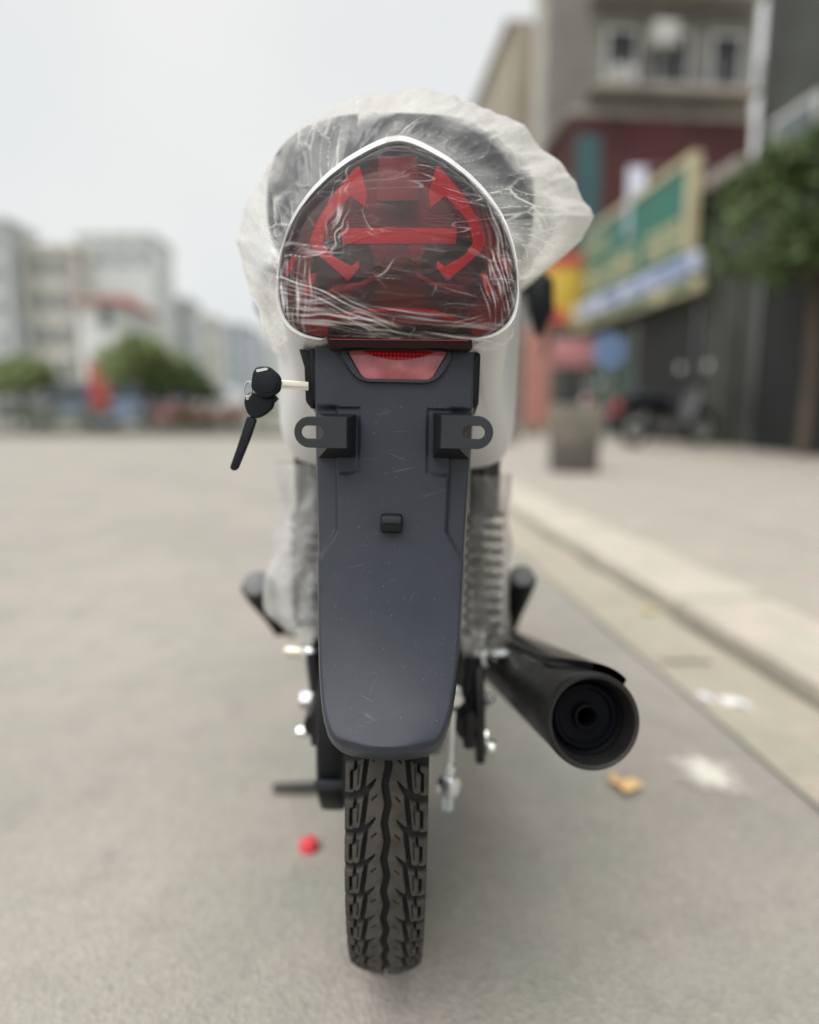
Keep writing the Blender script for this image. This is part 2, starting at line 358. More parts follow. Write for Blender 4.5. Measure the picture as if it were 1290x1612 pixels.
# ================================================================== SETTING
# road
def ground_mat(name, c0, c1, c2, s=1.0):
    m = bpy.data.materials.new(name); m.use_nodes = True; nt = m.node_tree; n = nt.nodes; l = nt.links
    b = n['Principled BSDF']; b.inputs['Roughness'].default_value = .85; tc = n.new('ShaderNodeTexCoord')
    def nz(scale, det):
        t = n.new('ShaderNodeTexNoise'); t.inputs['Scale'].default_value = scale; t.inputs['Detail'].default_value = det; t.inputs['Roughness'].default_value = .62
        l.new(tc.outputs['Object'], t.inputs['Vector']); return t.outputs['Fac']
    r = n.new('ShaderNodeValToRGB'); r.color_ramp.elements[0].position = .33; r.color_ramp.elements[1].position = .66
    r.color_ramp.elements[0].color = (*c0, 1); r.color_ramp.elements[1].color = (*c1, 1); l.new(nz(1.3 * s, 7), r.inputs[0])
    r2 = n.new('ShaderNodeValToRGB'); r2.color_ramp.elements[0].position = .52; r2.color_ramp.elements[1].position = .72
    r2.color_ramp.elements[0].color = (0, 0, 0, 1); r2.color_ramp.elements[1].color = (.55, .55, .55, 1); l.new(nz(9 * s, 8), r2.inputs[0])
    mx = n.new('ShaderNodeMixRGB'); l.new(r2.outputs[0], mx.inputs[0]); l.new(r.outputs[0], mx.inputs[1]); mx.inputs[2].default_value = (*c2, 1)
    hu = n.new('ShaderNodeValToRGB'); hu.color_ramp.elements[0].position = .38; hu.color_ramp.elements[1].position = .62
    hu.color_ramp.elements[0].color = (.97, 1.0, .95, 1); hu.color_ramp.elements[1].color = (1.05, .98, .98, 1); l.new(nz(2.6 * s, 4), hu.inputs[0])
    mh_ = n.new('ShaderNodeMixRGB'); mh_.blend_type = 'MULTIPLY'; mh_.inputs[0].default_value = 1; l.new(mx.outputs[0], mh_.inputs[1]); l.new(hu.outputs[0], mh_.inputs[2]); mx = mh_
    sp = n.new('ShaderNodeValToRGB'); sp.color_ramp.elements[0].position = .62; sp.color_ramp.elements[1].position = .72; sp.color_ramp.elements[0].color = (1, 1, 1, 1); sp.color_ramp.elements[1].color = (1.22, 1.21, 1.18, 1); l.new(nz(38 * s, 3), sp.inputs[0])
    ms_ = n.new('ShaderNodeMixRGB'); ms_.blend_type = 'MULTIPLY'; ms_.inputs[0].default_value = 1; l.new(mx.outputs[0], ms_.inputs[1]); l.new(sp.outputs[0], ms_.inputs[2]); mx = ms_
    vo = n.new('ShaderNodeTexVoronoi'); vo.inputs['Scale'].default_value = 150; l.new(tc.outputs['Object'], vo.inputs['Vector'])
    r3 = n.new('ShaderNodeValToRGB'); r3.color_ramp.elements[0].position = 0; r3.color_ramp.elements[1].position = .9
    r3.color_ramp.elements[0].color = (.88, .88, .88, 1); r3.color_ramp.elements[1].color = (1.08, 1.08, 1.08, 1); l.new(vo.outputs['Color'], r3.inputs[0])
    mu = n.new('ShaderNodeMixRGB'); mu.blend_type = 'MULTIPLY'; mu.inputs[0].default_value = 1; l.new(mx.outputs[0], mu.inputs[1]); l.new(r3.outputs[0], mu.inputs[2])
    l.new(mu.outputs[0], b.inputs['Base Color'])
    bp = n.new('ShaderNodeBump'); bp.inputs['Strength'].default_value = .5; bp.inputs['Distance'].default_value = .004
    l.new(vo.outputs['Distance'], bp.inputs['Height']); l.new(bp.outputs[0], b.inputs['Normal'])
    return m
M_road = ground_mat('worn_road', (.305, .298, .272), (.395, .378, .342), (.25, .243, .222))
M_gutter = ground_mat('gutter_concrete', (.37, .35, .29), (.46, .43, .36), (.29, .275, .235), 1.6)
M_slab = ground_mat('paving', (.36, .345, .31), (.44, .415, .37), (.28, .27, .24), 2)
M_kerb = ground_mat('kerb_stone', (.47, .445, .39), (.57, .535, .475), (.38, .36, .325), 2.5)
V = [(-400, -200, 0), (400, -200, 0), (400, 600, 0), (-400, 600, 0)]
tag(mob('road', V, [(0, 1, 2, 3)], M_road, None, False), kind='structure')

# pavement frame: B + s*D + t*N
D = Vector((-0.088, 1, 0)).normalized(); N = Vector((D.y, -D.x, 0)); B = Vector((.95, 1.83, 0))
def K(s, t, z=0.0): p = B + D * s + N * t; return Vector((p.x, p.y, z))
def kbox(name, s0, s1, t0, t1, z0, z1, mat, parent=None, bev=.006):
    M = Matrix(((D.x, N.x, 0, B.x), (D.y, N.y, 0, B.y), (0, 0, 1, 0), (0, 0, 0, 1)))
    # keep a right handed frame: swap s,t
    M = Matrix(((N.x, D.x, 0, B.x), (N.y, D.y, 0, B.y), (0, 0, 1, 0), (0, 0, 0, 1)))
    return bbox(name, (t0, s0, z0), (t1, s1, z1), mat, parent, bev, 1, M)
# gutter strip between the road joint and the kerb
gut = mob('gutter', [K(-4, -.29, .004), K(-4, .01, .004), K(45, .01, .004), K(45, -.29, .004)], [(0, 1, 2, 3)], M_gutter, None, False); tag(gut, kind='structure')
M_joint = pm('dark_joint', (.17, .155, .13), .9, var=.3, vscale=20)
def wob_strip(name, s0, s1, t, w, z, mat, n=160):
    Vv = []; F = []
    for i in range(n + 1):
        s = s0 + (s1 - s0) * i / n; a = w * (.6 + .8 * noise.noise(Vector((s * 3.1, 7, 1)))); c = t + .012 * noise.noise(Vector((s * 1.4, 3, 2)))
        Vv += [K(s, c - abs(a), z), K(s, c + abs(a), z)]
        if i: F.append((2*i-2, 2*i-1, 2*i+1, 2*i))
    o = mob(name, Vv, F, mat, None, False); tag(o, kind='structure'); return o
wob_strip('gutter_joint', -4, 30, -.29, .006, .006, pm('faint_joint', (.25, .235, .20), .9, var=.3, vscale=8))
wob_strip('kerb_shadow_dirt', -4, 30, -.012, .032, .008, M_joint)  # dark strip along the kerb foot: painted shadow line together with dirt
# pavement: base sheet + kerb stones + slabs
pv = mob('pavement', [K(-6, .02, .035), K(-6, 30, .035), K(60, 30, .035), K(60, .02, .035)], [(0, 1, 2, 3)], M_joint, None, False); tag(pv, kind='structure')
s = -3.7
k = 0
while s < 22:
    L = 1.02; dz = .004 * math.sin(k * 2.1)
    kbox('kerb_stone', s + .012, s + L - .012, 0, .34, -.02, .055 + dz, M_kerb, pv, .009)
    s += L; k += 1
slab_me = None
for i in range(-6, 22):
    for j in range(0, 11):
        s0 = i * .8; t0 = .352 + j * .8
        dz = .0025 * math.sin(i * 5.3 + j * 3.1)
        if slab_me is None:
            o = kbox('paving_slab', 0, .786, 0, .786, .02, .05, M_slab, pv, .004); slab_me = o.data
            bm = bmesh.new(); bm.from_mesh(slab_me)
            bmesh.ops.translate(bm, verts=bm.verts, vec=-Vector((B.x, B.y, 0))); bm.to_mesh(slab_me); bm.free()
        else:
            o = bpy.data.objects.new('paving_slab', slab_me); link(o, pv)
        o.location = (K(s0, t0).x, K(s0, t0).y, dz)
far = mob('far_pavement', [K(17.6, .35, .046), K(17.6, 30, .046), K(60, 30, .046), K(60, .35, .046)], [(0, 1, 2, 3)], M_slab, None, False); tag(far, kind='structure')
sid = mob('shop_forecourt', [K(-6, 9.16, .044), K(-6, 30, .044), K(17.6, 30, .044), K(17.6, 9.16, .044)], [(0, 1, 2, 3)], M_slab, None, False); tag(sid, kind='structure')

# stain on the road
def blob(name, c, rx, ry, z, mat, seed, n=40, kind=None, amp=.35):
    Vv = [Vector((c.x, c.y, z))]
    for i in range(n):
        a = 2 * math.pi * i / n; r = 1 + amp * noise.noise(Vector((math.cos(a) * 1.7 + seed, math.sin(a) * 1.7, seed))) + amp*.5 * noise.noise(Vector((math.cos(a) * 6 + seed, math.sin(a) * 6, seed)))
        Vv.append(Vector((c.x + rx * r * math.cos(a), c.y + ry * r * math.sin(a), z)))
    o = mob(name, Vv, [(0, i + 1, (i + 1) % n + 1) for i in range(n)], mat, None, False)
    if kind: tag(o, kind=kind)
    return o
def stain_mat():
    m = bpy.data.materials.new('dried_plaster'); m.use_nodes = True; nt = m.node_tree; n = nt.nodes; l = nt.links; b_ = n['Principled BSDF']; b_.inputs['Base Color'].default_value = (.74, .72, .64, 1); b_.inputs['Roughness'].default_value = .9
    at_ = n.new('ShaderNodeAttribute'); at_.attribute_name = 'cover'; tc = n.new('ShaderNodeTexCoord'); t = n.new('ShaderNodeTexNoise'); t.inputs['Scale'].default_value = 45; t.inputs['Detail'].default_value = 6; l.new(tc.outputs['Object'], t.inputs['Vector'])
    ad = n.new('ShaderNodeMath'); ad.operation = 'ADD'; l.new(at_.outputs['Fac'], ad.inputs[0]); l.new(t.outputs['Fac'], ad.inputs[1])
    mr = n.new('ShaderNodeMapRange'); mr.inputs['From Min'].default_value = .75; mr.inputs['From Max'].default_value = 1.25; l.new(ad.outputs[0], mr.inputs[0]); l.new(mr.outputs[0], b_.inputs['Alpha']); return m
c = gp(1112, 1222); P = np.zeros((12, 48, 3)); CV = np.zeros((12, 48))
for i in range(12):
    for j in range(48):
        a = 2 * math.pi * j / 48; r = i / 11 * (1 + .3 * noise.noise(Vector((math.cos(a) * 1.7, math.sin(a) * 1.7, 3))))
        P[i, j] = (c.x + .085 * r * math.cos(a), c.y + .10 * r * math.sin(a), .0085); CV[i, j] = 1 - i / 11
st_ = npgrid('plaster_stain', P, stain_mat(), wrap_v=True); st_.data.attributes.new('cover', 'FLOAT', 'POINT').data.foreach_set('value', CV.reshape(-1).astype(np.float32))
tag(st_, 'pale dried plaster splash on the road near the paper strip', 'stain')
M_oil = pm('old_stain', (.33, .305, .265), .85, col2=(.38, .35, .305), vscale=14)

# ================================================================== BACKGROUND: LEFT
def leaf_mesh(name, pts, size, mat, parent):
    n = len(pts); P = np.asarray(pts, float)
    a = rng.normal(size=(n, 3)); a /= np.linalg.norm(a, axis=1)[:, None]
    b = np.cross(a, rng.normal(size=(n, 3))); b /= np.linalg.norm(b, axis=1)[:, None]
    sz = size * rng.uniform(.6, 1.3, n)[:, None]
    Vv = np.stack([P - a * sz, P + b * sz * .5, P + a * sz, P - b * sz * .5], 1).reshape(-1, 3)
    F = np.arange(4 * n).reshape(-1, 4)
    me = bpy.data.meshes.new(name); me.from_pydata(Vv.tolist(), [], F.tolist()); me.materials.append(mat)
    return link(bpy.data.objects.new(name, me), parent)
def leaf_mat(name, c0, c1):
    m = pm(name, c0, .55, col2=c1, vscale=3.5)
    return m
M_leaf1 = leaf_mat('leaf_green', (.14, .19, .07), (.26, .32, .13))  # lightened green, distance haze put into the leaf colour
M_leaf2 = leaf_mat('leaf_dark', (.035, .07, .022), (.11, .16, .045))
M_hedge = leaf_mat('hedge_leaf', (.07, .11, .03), (.17, .20, .06))
M_bark = pm('bark', (.10, .08, .06), .9, var=.3, vscale=10)
def tree(name, base, h, r, rz, mat, label, group, n=2600, leaf=.09, lobes=9, cz=.68, trunk_r=.07):
    root = empty(name, base); tag(root, label, 'tree', group)
    tube('trunk', [(0, 0, 0), (.03, 0, h * .25), (-.03, .02, h * .5), (0, 0, h * .72)], [trunk_r, trunk_r * .85, trunk_r * .7, trunk_r * .4], M_bark, root, 10)
    C = []
    for i in range(lobes):
        a = 2 * math.pi * i / lobes + random.uniform(-.3, .3); q = random.uniform(.3, .85)
        C.append((math.cos(a) * r * q, math.sin(a) * r * q, h * cz + random.uniform(-.6, .75) * rz, random.uniform(.3, .55) * r))
    C.append((0, 0, h * cz + rz * .6, r * .45))
    for cx, cy_, cz_, cr in C[::2]:
        tube('limb', [(0, 0, h * .45), (cx * .5, cy_ * .5, (h * .45 + cz_) / 2 + .05), (cx, cy_, cz_)], [trunk_r * .5, trunk_r * .35, trunk_r * .12], M_bark, root, 6)
    pts = []
    for i in range(n):
        cx, cy_, cz_, cr = C[i % len(C)]; d = rng.normal(size=3); d /= np.linalg.norm(d); q = rng.uniform(.3, 1.05) ** .6 * (1.0 if i % 6 else rng.uniform(1.0, 1.55))
        pts.append((cx + d[0] * cr * q, cy_ + d[1] * cr * q, cz_ + d[2] * cr * q * .8))
    leaf_mesh('crown', pts, leaf, mat, root)
    return root
# planted median strip
M_medk = pm('median_kerb', (.14, .135, .12), .85, var=.2, vscale=1.2)
med = bbox('median_kerb', (-34, 17.6, -.05), (.6, 18.0, .16), M_medk, None, .02); tag(med, 'grey concrete kerb wall of the planted median', 'kerb')
mede = bbox('median_soil', (-34, 18.0, -.05), (.6, 19.6, .12), pm('soil', (.12, .10, .07), .95, var=.3), None); tag(mede, kind='structure')
hd = empty('hedge', (-12, 18.7, .1)); tag(hd, 'low clipped green hedge growing along the median', 'hedge')
pts = []
for i in range(9000):
    x = random.uniform(-20, 12); hgt = .80 + .14 * noise.noise(Vector((x * .9, 1, 4))); pts.append((x, random.uniform(-.45, .45), random.uniform(0, hgt)))
leaf_mesh('foliage', pts, .06, M_hedge, hd)
tube('stem', [(-3, 0, -.02), (-3, 0, .3)], [.02, .012], M_bark, hd, 6)
p = wp(228, 650, 19.0); tree('median_tree', (p.x, 18.9, .1), 2.75, 1.35, .55, M_leaf1, 'wide green tree on the median beside the white building', 'trees on the median', 3200, .10)
p = wp(318, 650, 21.0); tree('median_tree', (p.x, 19.2, .1), 2.0, 1.0, .42, M_leaf2, 'smaller dark green tree on the median before the low far blocks', 'trees on the median', 2200, .09)
p = wp(60, 650, 20.0); tree('median_tree', (p.x, 19.3, .1), 2.3, 1.0, .5, M_leaf1, 'green tree on the median in front of the yellowish corner house', 'trees on the median', 2000, .1)

M_pane = pm('window_pane', (.10, .12, .13), .25)
def cols(name, c, var=.08, vs=.5): return pm(name, c, .85, var=var, vscale=vs)
def far_building(name, px0, px1, pytop, Y, depth, mat, label, floors, bays, winmat=None, group='buildings across the road', roof=None, wfrac=.5, skip=()):
    a = wp(px0, pytop, Y); b = wp(px1, pytop, Y); h = a.z; w = b.x - a.x
    root = empty(name, ((a.x + b.x) / 2, Y, 0)); tag(root, label, 'building', group)
    bbox('wall', (-w / 2, 0, 0), (w / 2, depth, h), mat, root, .05, 1)
    bbox('parapet', (-w / 2 - .15, -.15, h - .003), (w / 2 + .15, depth + .1, h + .35), roof or mat, root, .05, 1)
    fh = h / floors; bw = w / bays
    me = me2 = None
    for f in range(floors):
        for i in range(bays):
            if (f, i) in skip: continue
            cx = -w / 2 + bw * (i + .5); cz = fh * (f + .52)
            if me is None:
                o = bbox('window', (-bw * wfrac / 2 - .08, -.10, -fh * .3 - .08), (bw * wfrac / 2 + .08, .02, fh * .3 + .08), M_frame, root); me = o.data
                q = bbox('pane', (-bw * wfrac / 2, -.125, -fh * .3), (bw * wfrac / 2, -.095, fh * .3), winmat or M_pane, o); me2 = q.data
            else:
                o = link(bpy.data.objects.new('window', me), root); q = link(bpy.data.objects.new('pane', me2), o)
            o.location = (cx, 0, cz)
    return root
M_frame = pm('window_frame', (.55, .56, .55), .6, var=.05)
M_pale = cols('pale_wall', (.62, .65, .64)); M_pale2 = cols('grey_wall', (.50, .53, .53)); M_cream = cols('cream_wall', (.56, .55, .50))
M_blueg = cols('bluegrey_wall', (.45, .50, .55)); M_paneL = pm('pale_pane', (.28, .31, .33), .2)  # far walls and panes kept pale, distance haze put into their colour
far_building('apartment_building', 118, 236, 372, 52, 4.5, M_pale, 'tall pale grey apartment block with a rooftop storey', 5, 4, M_paneL, skip=((3, 0), (3, 1), (3, 2), (2, 1), (2, 2), (2, 3), (3, 3)))
bt = far_building('rooftop_house', 196, 246, 388, 60, 4, M_pale2, 'grey block with dark loggias rising behind the apartment block', 6, 3, M_pane)
far_building('yellow_house', 20, 105, 392, 46, 4, M_cream, 'cream corner house with dark windows beside the apartment block', 5, 3, M_pane)
far_building('grey_house', -170, 5, 350, 44, 4, M_pale2, 'wide grey apartment block beyond the cream corner house', 6, 5, M_paneL)
far_building('row_house', 256, 296, 476, 66, 4, M_pale2, 'narrow grey row house with a stepped parapet', 5, 2, M_paneL)
far_building('row_house', 297, 333, 500, 74, 4, M_cream, 'beige low row house next to the narrow grey one', 4, 2, M_paneL)
far_building('row_house', 336, 382, 512, 84, 12, M_blueg, 'blue grey row house with wide windows', 5, 3, M_pane)
far_building('row_house', 383, 425, 540, 100, 12, M_pale, 'white distant row house at the end of the street', 4, 3, M_paneL)
far_building('row_house', 425, 560, 560, 120, 12, M_pale, 'long pale distant house closing the street', 3, 5, M_paneL)
far_building('row_house', 560, 780, 575, 140, 12, M_blueg, 'long blue grey distant house closing the street', 3, 6, M_paneL)
# small red roofed house
a = wp(134, 640, 40); b = wp(192, 640, 40); w = b.x - a.x; h = wp(0, 475, 40).z
rt = empty('red_roof_house', ((a.x + b.x) / 2, 40, 0)); tag(rt, 'small white house with a red tiled roof', 'building', 'buildings across the road')
bbox('wall', (-w / 2, 0, 0), (w / 2, 6, h), M_pale, rt, .03, 1)
M_redroof = pm('red_roof', (.33, .09, .07), .8, var=.2, vscale=2)
Vv = [(-w/2-.4, -.5, h), (w/2+.4, -.5, h), (w/2+.4, 6.5, h), (-w/2-.4, 6.5, h), (-w/2+.5, 3, h + .8), (w/2-.5, 3, h + .8)]
mob('roof', Vv, [(0, 1, 5, 4), (1, 2, 5), (2, 3, 4, 5), (3, 0, 4), (0, 3, 2, 1)], M_redroof, rt, False)
for f in range(3):
    o = bbox('window', (w*.05, -.1, .9 + f * 2.2), (w*.42, .02, 2.4 + f * 2.2), M_frame, rt); bbox('pane', (w*.08, -.13, 1.0 + f * 2.2), (w*.39, -.09, 2.3 + f * 2.2), M_pane, o)

# water tank
p = wp(270, 470, 64)
wt = empty('water_tank', (p.x, 64 + 3, 0)); tag(wt, 'round grey water tank on a rooftop stand', 'tank')
lathe('tank', [(0, 0), (.9, 0), (.95, .1), (.95, 1.3), (.6, 1.6), (0, 1.7)], (0, 0, p.z - .9), (0, 0, 1), M_steel, wt, 20)
tube('stand', [(0, 0, 0), (0, 0, p.z - .88)], .35, M_pale2, wt, 8)

# ---- wheels/vehicles used in the distance
M_vtyre = pm('plain_tyre', (.015, .015, .016), .8)
M_vglass = pm('vehicle_glass', (.03, .04, .05), .08)
M_vred = pm('red_vehicle_paint', (.34, .04, .05), .3, coat=.5); M_vblue = pm('blue_vehicle_paint', (.20, .27, .42), .3, coat=.5)
M_vwhite = pm('white_vehicle_paint', (.7, .72, .74), .3, coat=.5); M_vblack = pm('black_vehicle_paint', (.008, .009, .011), .25, coat=.6); M_vpink = pm('pink_vehicle_paint', (.55, .16, .24), .3, coat=.5)
M_vgrey = pm('grey_vehicle_paint', (.16, .17, .19), .3, coat=.5)
def wheel(c, r, w, axis, parent, name='wheel', rim=None):
    o = Vector(c) - Vector(axis) * w / 2
    wh = lathe(name, [(r * .62, 0), (r * .9, 0), (r, w * .25), (r, w * .75), (r * .9, w), (r * .62, w), (r * .62, 0)], o, axis, M_vtyre, parent, 24)
    lathe('rim', [(r * .1, w * .2), (r * .45, w * .25), (r * .63, w * .1), (r * .63, w * .9), (r * .45, w * .75), (r * .1, w * .8)], o, axis, rim or M_chrome, wh, 20)
    return wh
def scooter(name, loc, rz, paint, label, group=None, rim=None, mirror=True):
    r_ = empty(name, loc, rz); tag(r_, label, 'motorbike', group)
    for y in (-.62, .62): wheel((0, y, .28), .28, .09, (1, 0, 0), r_, rim=rim)
    # body: loft along y (front = +y)
    sec = [(-.95, .05, .62, .72), (-.7, .12, .48, .80), (-.35, .14, .42, .78), (-.02, .13, .40, .72), (.12, .10, .30, .45), (.3, .16, .28, .42), (.42, .20, .30, .85), (.52, .16, .55, 1.0), (.6, .07, .75, .98)]
    P = []
    for y, hw, z0, z1 in sec:
        P.append([(hw * math.copysign(abs(math.cos(t)) ** .6, math.cos(t)), y, (z0 + z1) / 2 + (z1 - z0) / 2 * math.copysign(abs(math.sin(t)) ** .7, math.sin(t))) for t in np.linspace(0, 2 * math.pi, 20, endpoint=False)])
    npgrid('body', np.array(P), paint, r_, wrap_v=True)
    P = []
    for y, hw, z0, z1 in [(-.85, .05, .76, .80), (-.75, .13, .76, .86), (-.4, .15, .74, .84), (-.05, .12, .70, .80), (.02, .05, .70, .76)]:
        P.append([(hw * math.cos(t), y, (z0 + z1) / 2 + (z1 - z0) / 2 * math.sin(t)) for t in np.linspace(0, 2 * math.pi, 16, endpoint=False)])
    npgrid('seat', np.array(P), M_seat, r_, wrap_v=True)
    tube('handlebar', [(-.34, .38, 1.02), (-.12, .5, 1.02), (.12, .5, 1.02), (.34, .38, 1.02)], .018, M_blackp, r_, 8)
    for sx in (-1, 1):
        tube('fork', [(sx * .07, .45, .75), (sx * .07, .62, .28)], .022, M_steel, r_, 8)
        tube('shock', [(sx * .1, -.5, .6), (sx * .1, -.6, .3)], .03, M_steel, r_, 8)
        if mirror:
            tube('mirror_stalk', [(sx * .22, .45, 1.03), (sx * .30, .42, 1.2)], .008, M_blackp, r_, 6)
            mm = lathe('mirror', [(0, 0), (.05, .004), (.065, .015), (.05, .04), (0, .05)], (sx * .31, .40, 1.24), (0, 1, .1), M_chrome, r_, 16)
    lathe('headlight', [(0, .05), (.06, .04), (.085, 0), (.08, -.06), (0, -.09)], (0, .60, .9), (0, 1, 0), M_chrome, r_, 18)
    tube('exhaust', [(.12, .1, .22), (.15, -.3, .25), (.16, -.75, .33)], [.025, .05, .05], M_muff, r_, 10)
    # front mudguard
    P = []
    for t in np.linspace(R(10), R(150), 12):
        P.append([(x, .62 + math.cos(t) * rr, .28 + math.sin(t) * rr) for x, rr in ((-.065, .30), (-.05, .325), (0, .335), (.05, .325), (.065, .30))])
    npgrid('mudguard', np.array(P), paint, r_)
    bbox('engine', (-.13, -.15, .2), (.13, .25, .42), M_alu, r_, .03)
    tube('stand', [(-.08, .0, .25), (-.2, -.05, .0)], .014, M_blackp, r_, 6)
    lathe('tail_light', [(0, -.05), (.05, -.03), (.06, 0), (0, .02)], (0, -.95, .68), (0, 1, 0), M_lamp_red, r_, 14)
    return r_
def van(name, loc, rz, paint, label, group=None):
    r_ = empty(name, loc, rz); tag(r_, label, 'car', group)
    # side profile (y forward), lofted across x with tumblehome
    prof = [(-2.1, .35), (-2.15, .8), (-2.05, 1.0), (-1.75, 1.55), (-1.2, 1.68), (.2, 1.66), (.55, 1.55), (1.15, 1.05), (1.9, .92), (2.1, .75), (2.1, .38), (1.0, .28), (-1.2, .28)]
    P = []
    for x, s_ in ((-.80, .93), (-.83, 1), (.83, 1), (.80, .93)):
        P.append([(x * (1 - max(0, z - 1.0) * .22), y * s_, z * (1 if s_ == 1 else .985)) for y, z in prof])
    V_ = [v for row in P for v in row]; n = len(prof); F = []
    for i in range(3):
        for j in range(n): F.append((i*n+j, i*n+(j+1) % n, (i+1)*n+(j+1) % n, (i+1)*n+j))
    F += [tuple(range(n)), tuple(range(4*n-1, 3*n-1, -1))]
    mob('body', V_, F, paint, r_, True, 25)
    for sx in (-1, 1):
        for y0, y1 in ((-1.6, -.55), (-.45, .45)):
            bbox('window', (sx * .755 - .03, y0, 1.05), (sx * .755 + .03, y1, 1.48), M_vglass, r_, .02)
        for y in (-1.3, 1.3): wheel((sx * .74, y, .32), .32, .2, (1, 0, 0), r_)
        bbox('headlight', (sx * .6 - .15, 2.03, .62), (sx * .6 + .15, 2.12, .78), M_chrome, r_, .02)
        bbox('tail_light', (sx * .68 - .08, -2.17, .75), (sx * .68 + .08, -2.08, 1.0), M_lamp_red, r_, .02)
    Vv = [(-.6, .60, 1.54), (.6, .60, 1.54), (.7, 1.14, 1.09), (-.7, 1.14, 1.09)]
    prism('windscreen', Vv, (0, .02, .025), M_vglass, r_)
    return r_
def at(px, Y, z=0.0): return (wp(px, 700, Y).x, Y, z)
van('parked_van', at(205, 24.5), R(84), M_vblue, 'blue van parked behind the median trees')
van('parked_car', at(305, 27), R(92), M_vwhite, 'white car parked beyond the smaller median tree')
van('parked_car', at(110, 25), R(92), M_vgrey, 'grey car parked beyond the hedge near the red banner')
scooter('parked_scooter', at(272, 21.8), R(70), M_vred, 'red scooter parked beyond the hedge by the blue van', 'scooters across the road', mirror=False)
scooter('parked_scooter', at(300, 22.4), R(95), M_vpink, 'pink scooter parked beyond the hedge by the white car', 'scooters across the road', mirror=False)
scooter('parked_scooter', at(350, 23.4), R(110), M_vpink, 'dusty pink scooter parked near the end of the hedge', 'scooters across the road', mirror=False)
# red standing banner
a = wp(140, 580, 21.5); bn = empty('red_banner', (wp(156, 600, 21.5).x, 21.5, 0)); tag(bn, 'upright red banner on a pole behind the hedge', 'banner')
bbox('cloth', (-.33, -.02, .55), (.33, .02, 2.15), pm('red_banner_cloth', (.42, .07, .07), .7, var=.12, vscale=3), bn, .01)
tube('pole', [(0, .05, 0), (0, .05, 2.3)], .025, M_steel, bn, 8)

# ================================================================== BACKGROUND: RIGHT (shops)
def kdir(px, py, t):
    """point on the facade plane at lateral distance t from the kerb, seen at (px,py)"""
    dx = (px - 645) / FPX; dy = (806 - py) / FPX
    d = Vector((dx, CA + dy * SA, -SA + dy * CA)); o = Vector((0, 0, CAM_H))
    q = (t - (o - B).dot(N)) / d.dot(N); p = o + d * q
    return (p - B).dot(D), p.z
FT = 5.6        # facade distance from kerb
M_facade = cols('shop_facade', (.055, .06, .052), .35, .8); M_maroon = cols('maroon_wall', (.065, .018, .02), .25, .8)
M_green = pm('green_sign', (.02, .15, .105), .5, var=.12, vscale=2); M_yel = pm('yellow_letters', (.56, .50, .32), .5, var=.08, vscale=4)
M_signw = pm('white_blue_sign', (.60, .64, .78), .5, var=.1, vscale=3); M_yellow = pm('yellow_board', (.66, .46, .06), .5, var=.1, vscale=2)
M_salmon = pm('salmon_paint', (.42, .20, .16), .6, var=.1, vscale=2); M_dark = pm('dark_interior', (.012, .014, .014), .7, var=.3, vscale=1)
M_shut = pm('green_shutter', (.03, .07, .05), .5, var=.2, vscale=2); M_redb = pm('red_board', (.5, .06, .07), .5, var=.1, vscale=2)
M_concrete = pm('old_concrete', (.17, .16, .13), .9, var=.35, vscale=5, bump=.5, bscale=60)
M_bluesign = pm('blue_sign', (.20, .30, .52), .45, var=.05, vscale=5)
def shop(name, s0, s1, h, mat, label, doors, t=FT, depth=6, storeys=1):
    r_ = empty(name, K((s0 + s1) / 2, t, .05)); tag(r_, label, 'building', 'shops along the pavement')
    r_.rotation_euler = (0, 0, math.atan2(-D.x, D.y))
    L = (s1 - s0) / 2
    bbox('wall', (0, -L, 0), (depth, L, h), mat, r_, .03, 1)
    bbox('cornice', (-.25, -L, h - .003), (depth, L, h + .22), M_cornice, r_, .03, 1)
    for y0, y1, z0, z1, m in doors:
        d_ = bbox('shopfront', (-.05, y0, z0), (.02, y1, z1), m, r_, .01, 1)
        bbox('frame', (-.09, y0 - .06, z0), (-.048, y0, z1), M_steel, d_); bbox('frame', (-.09, y1, z0), (-.048, y1 + .06, z1), M_steel, d_)
    for f in range(1, storeys):
        for i in range(3):
            y = -L + 2 * L * (i + .5) / 3; z = 3.6 + (f - 1) * 3.2
            o = bbox('window', (-.08, y - .55, z), (.02, y + .55, z + 1.5), M_frame, r_); bbox('pane', (-.11, y - .45, z + .1), (-.075, y + .45, z + 1.4), M_pane, o)
    return r_
M_cornice = cols('cornice', (.30, .285, .245), .2, 1)
M_upper = cols('upper_wall', (.17, .165, .145), .3, 1)
shop('shop_house', 3.0, 9.4, 7.5, M_facade, 'grey shop house with green shutters half hidden by leafy branches', [(-2.8, -.6, 0, 2.6, M_shut), (-.3, 2.6, 0, 2.7, M_dark)], storeys=2)
shop('shop_house', -9, 2.9, 8.5, M_pale2, 'pale shop house standing alongside the nearer road', [(-4.8, -1, 0, 2.6, M_shut), (1, 4.8, 0, 2.7, M_shut)], storeys=3)
shop('shop_house', 9.5, 20.5, 4.6, M_facade, 'dark open-fronted shop under the long green signboard', [(-4.2, -1.6, 0, 2.6, M_dark), (-1.4, 1.2, 0, 2.6, M_shut), (1.4, 4.2, 0, 2.6, M_dark)])
mh = shop('shop_house', 20.6, 27, 10.0, M_maroon, 'taller maroon shop house with a beige ledge', [(-3.0, -.4, 0, 2.6, M_salmon), (0, 2.6, 0, 2.6, M_dark)], t=FT + .6, storeys=3)
bbox('upper_storey', (.3, -3.1, 10.25), (6, 3.1, 17), M_upper, mh, .03, 1)
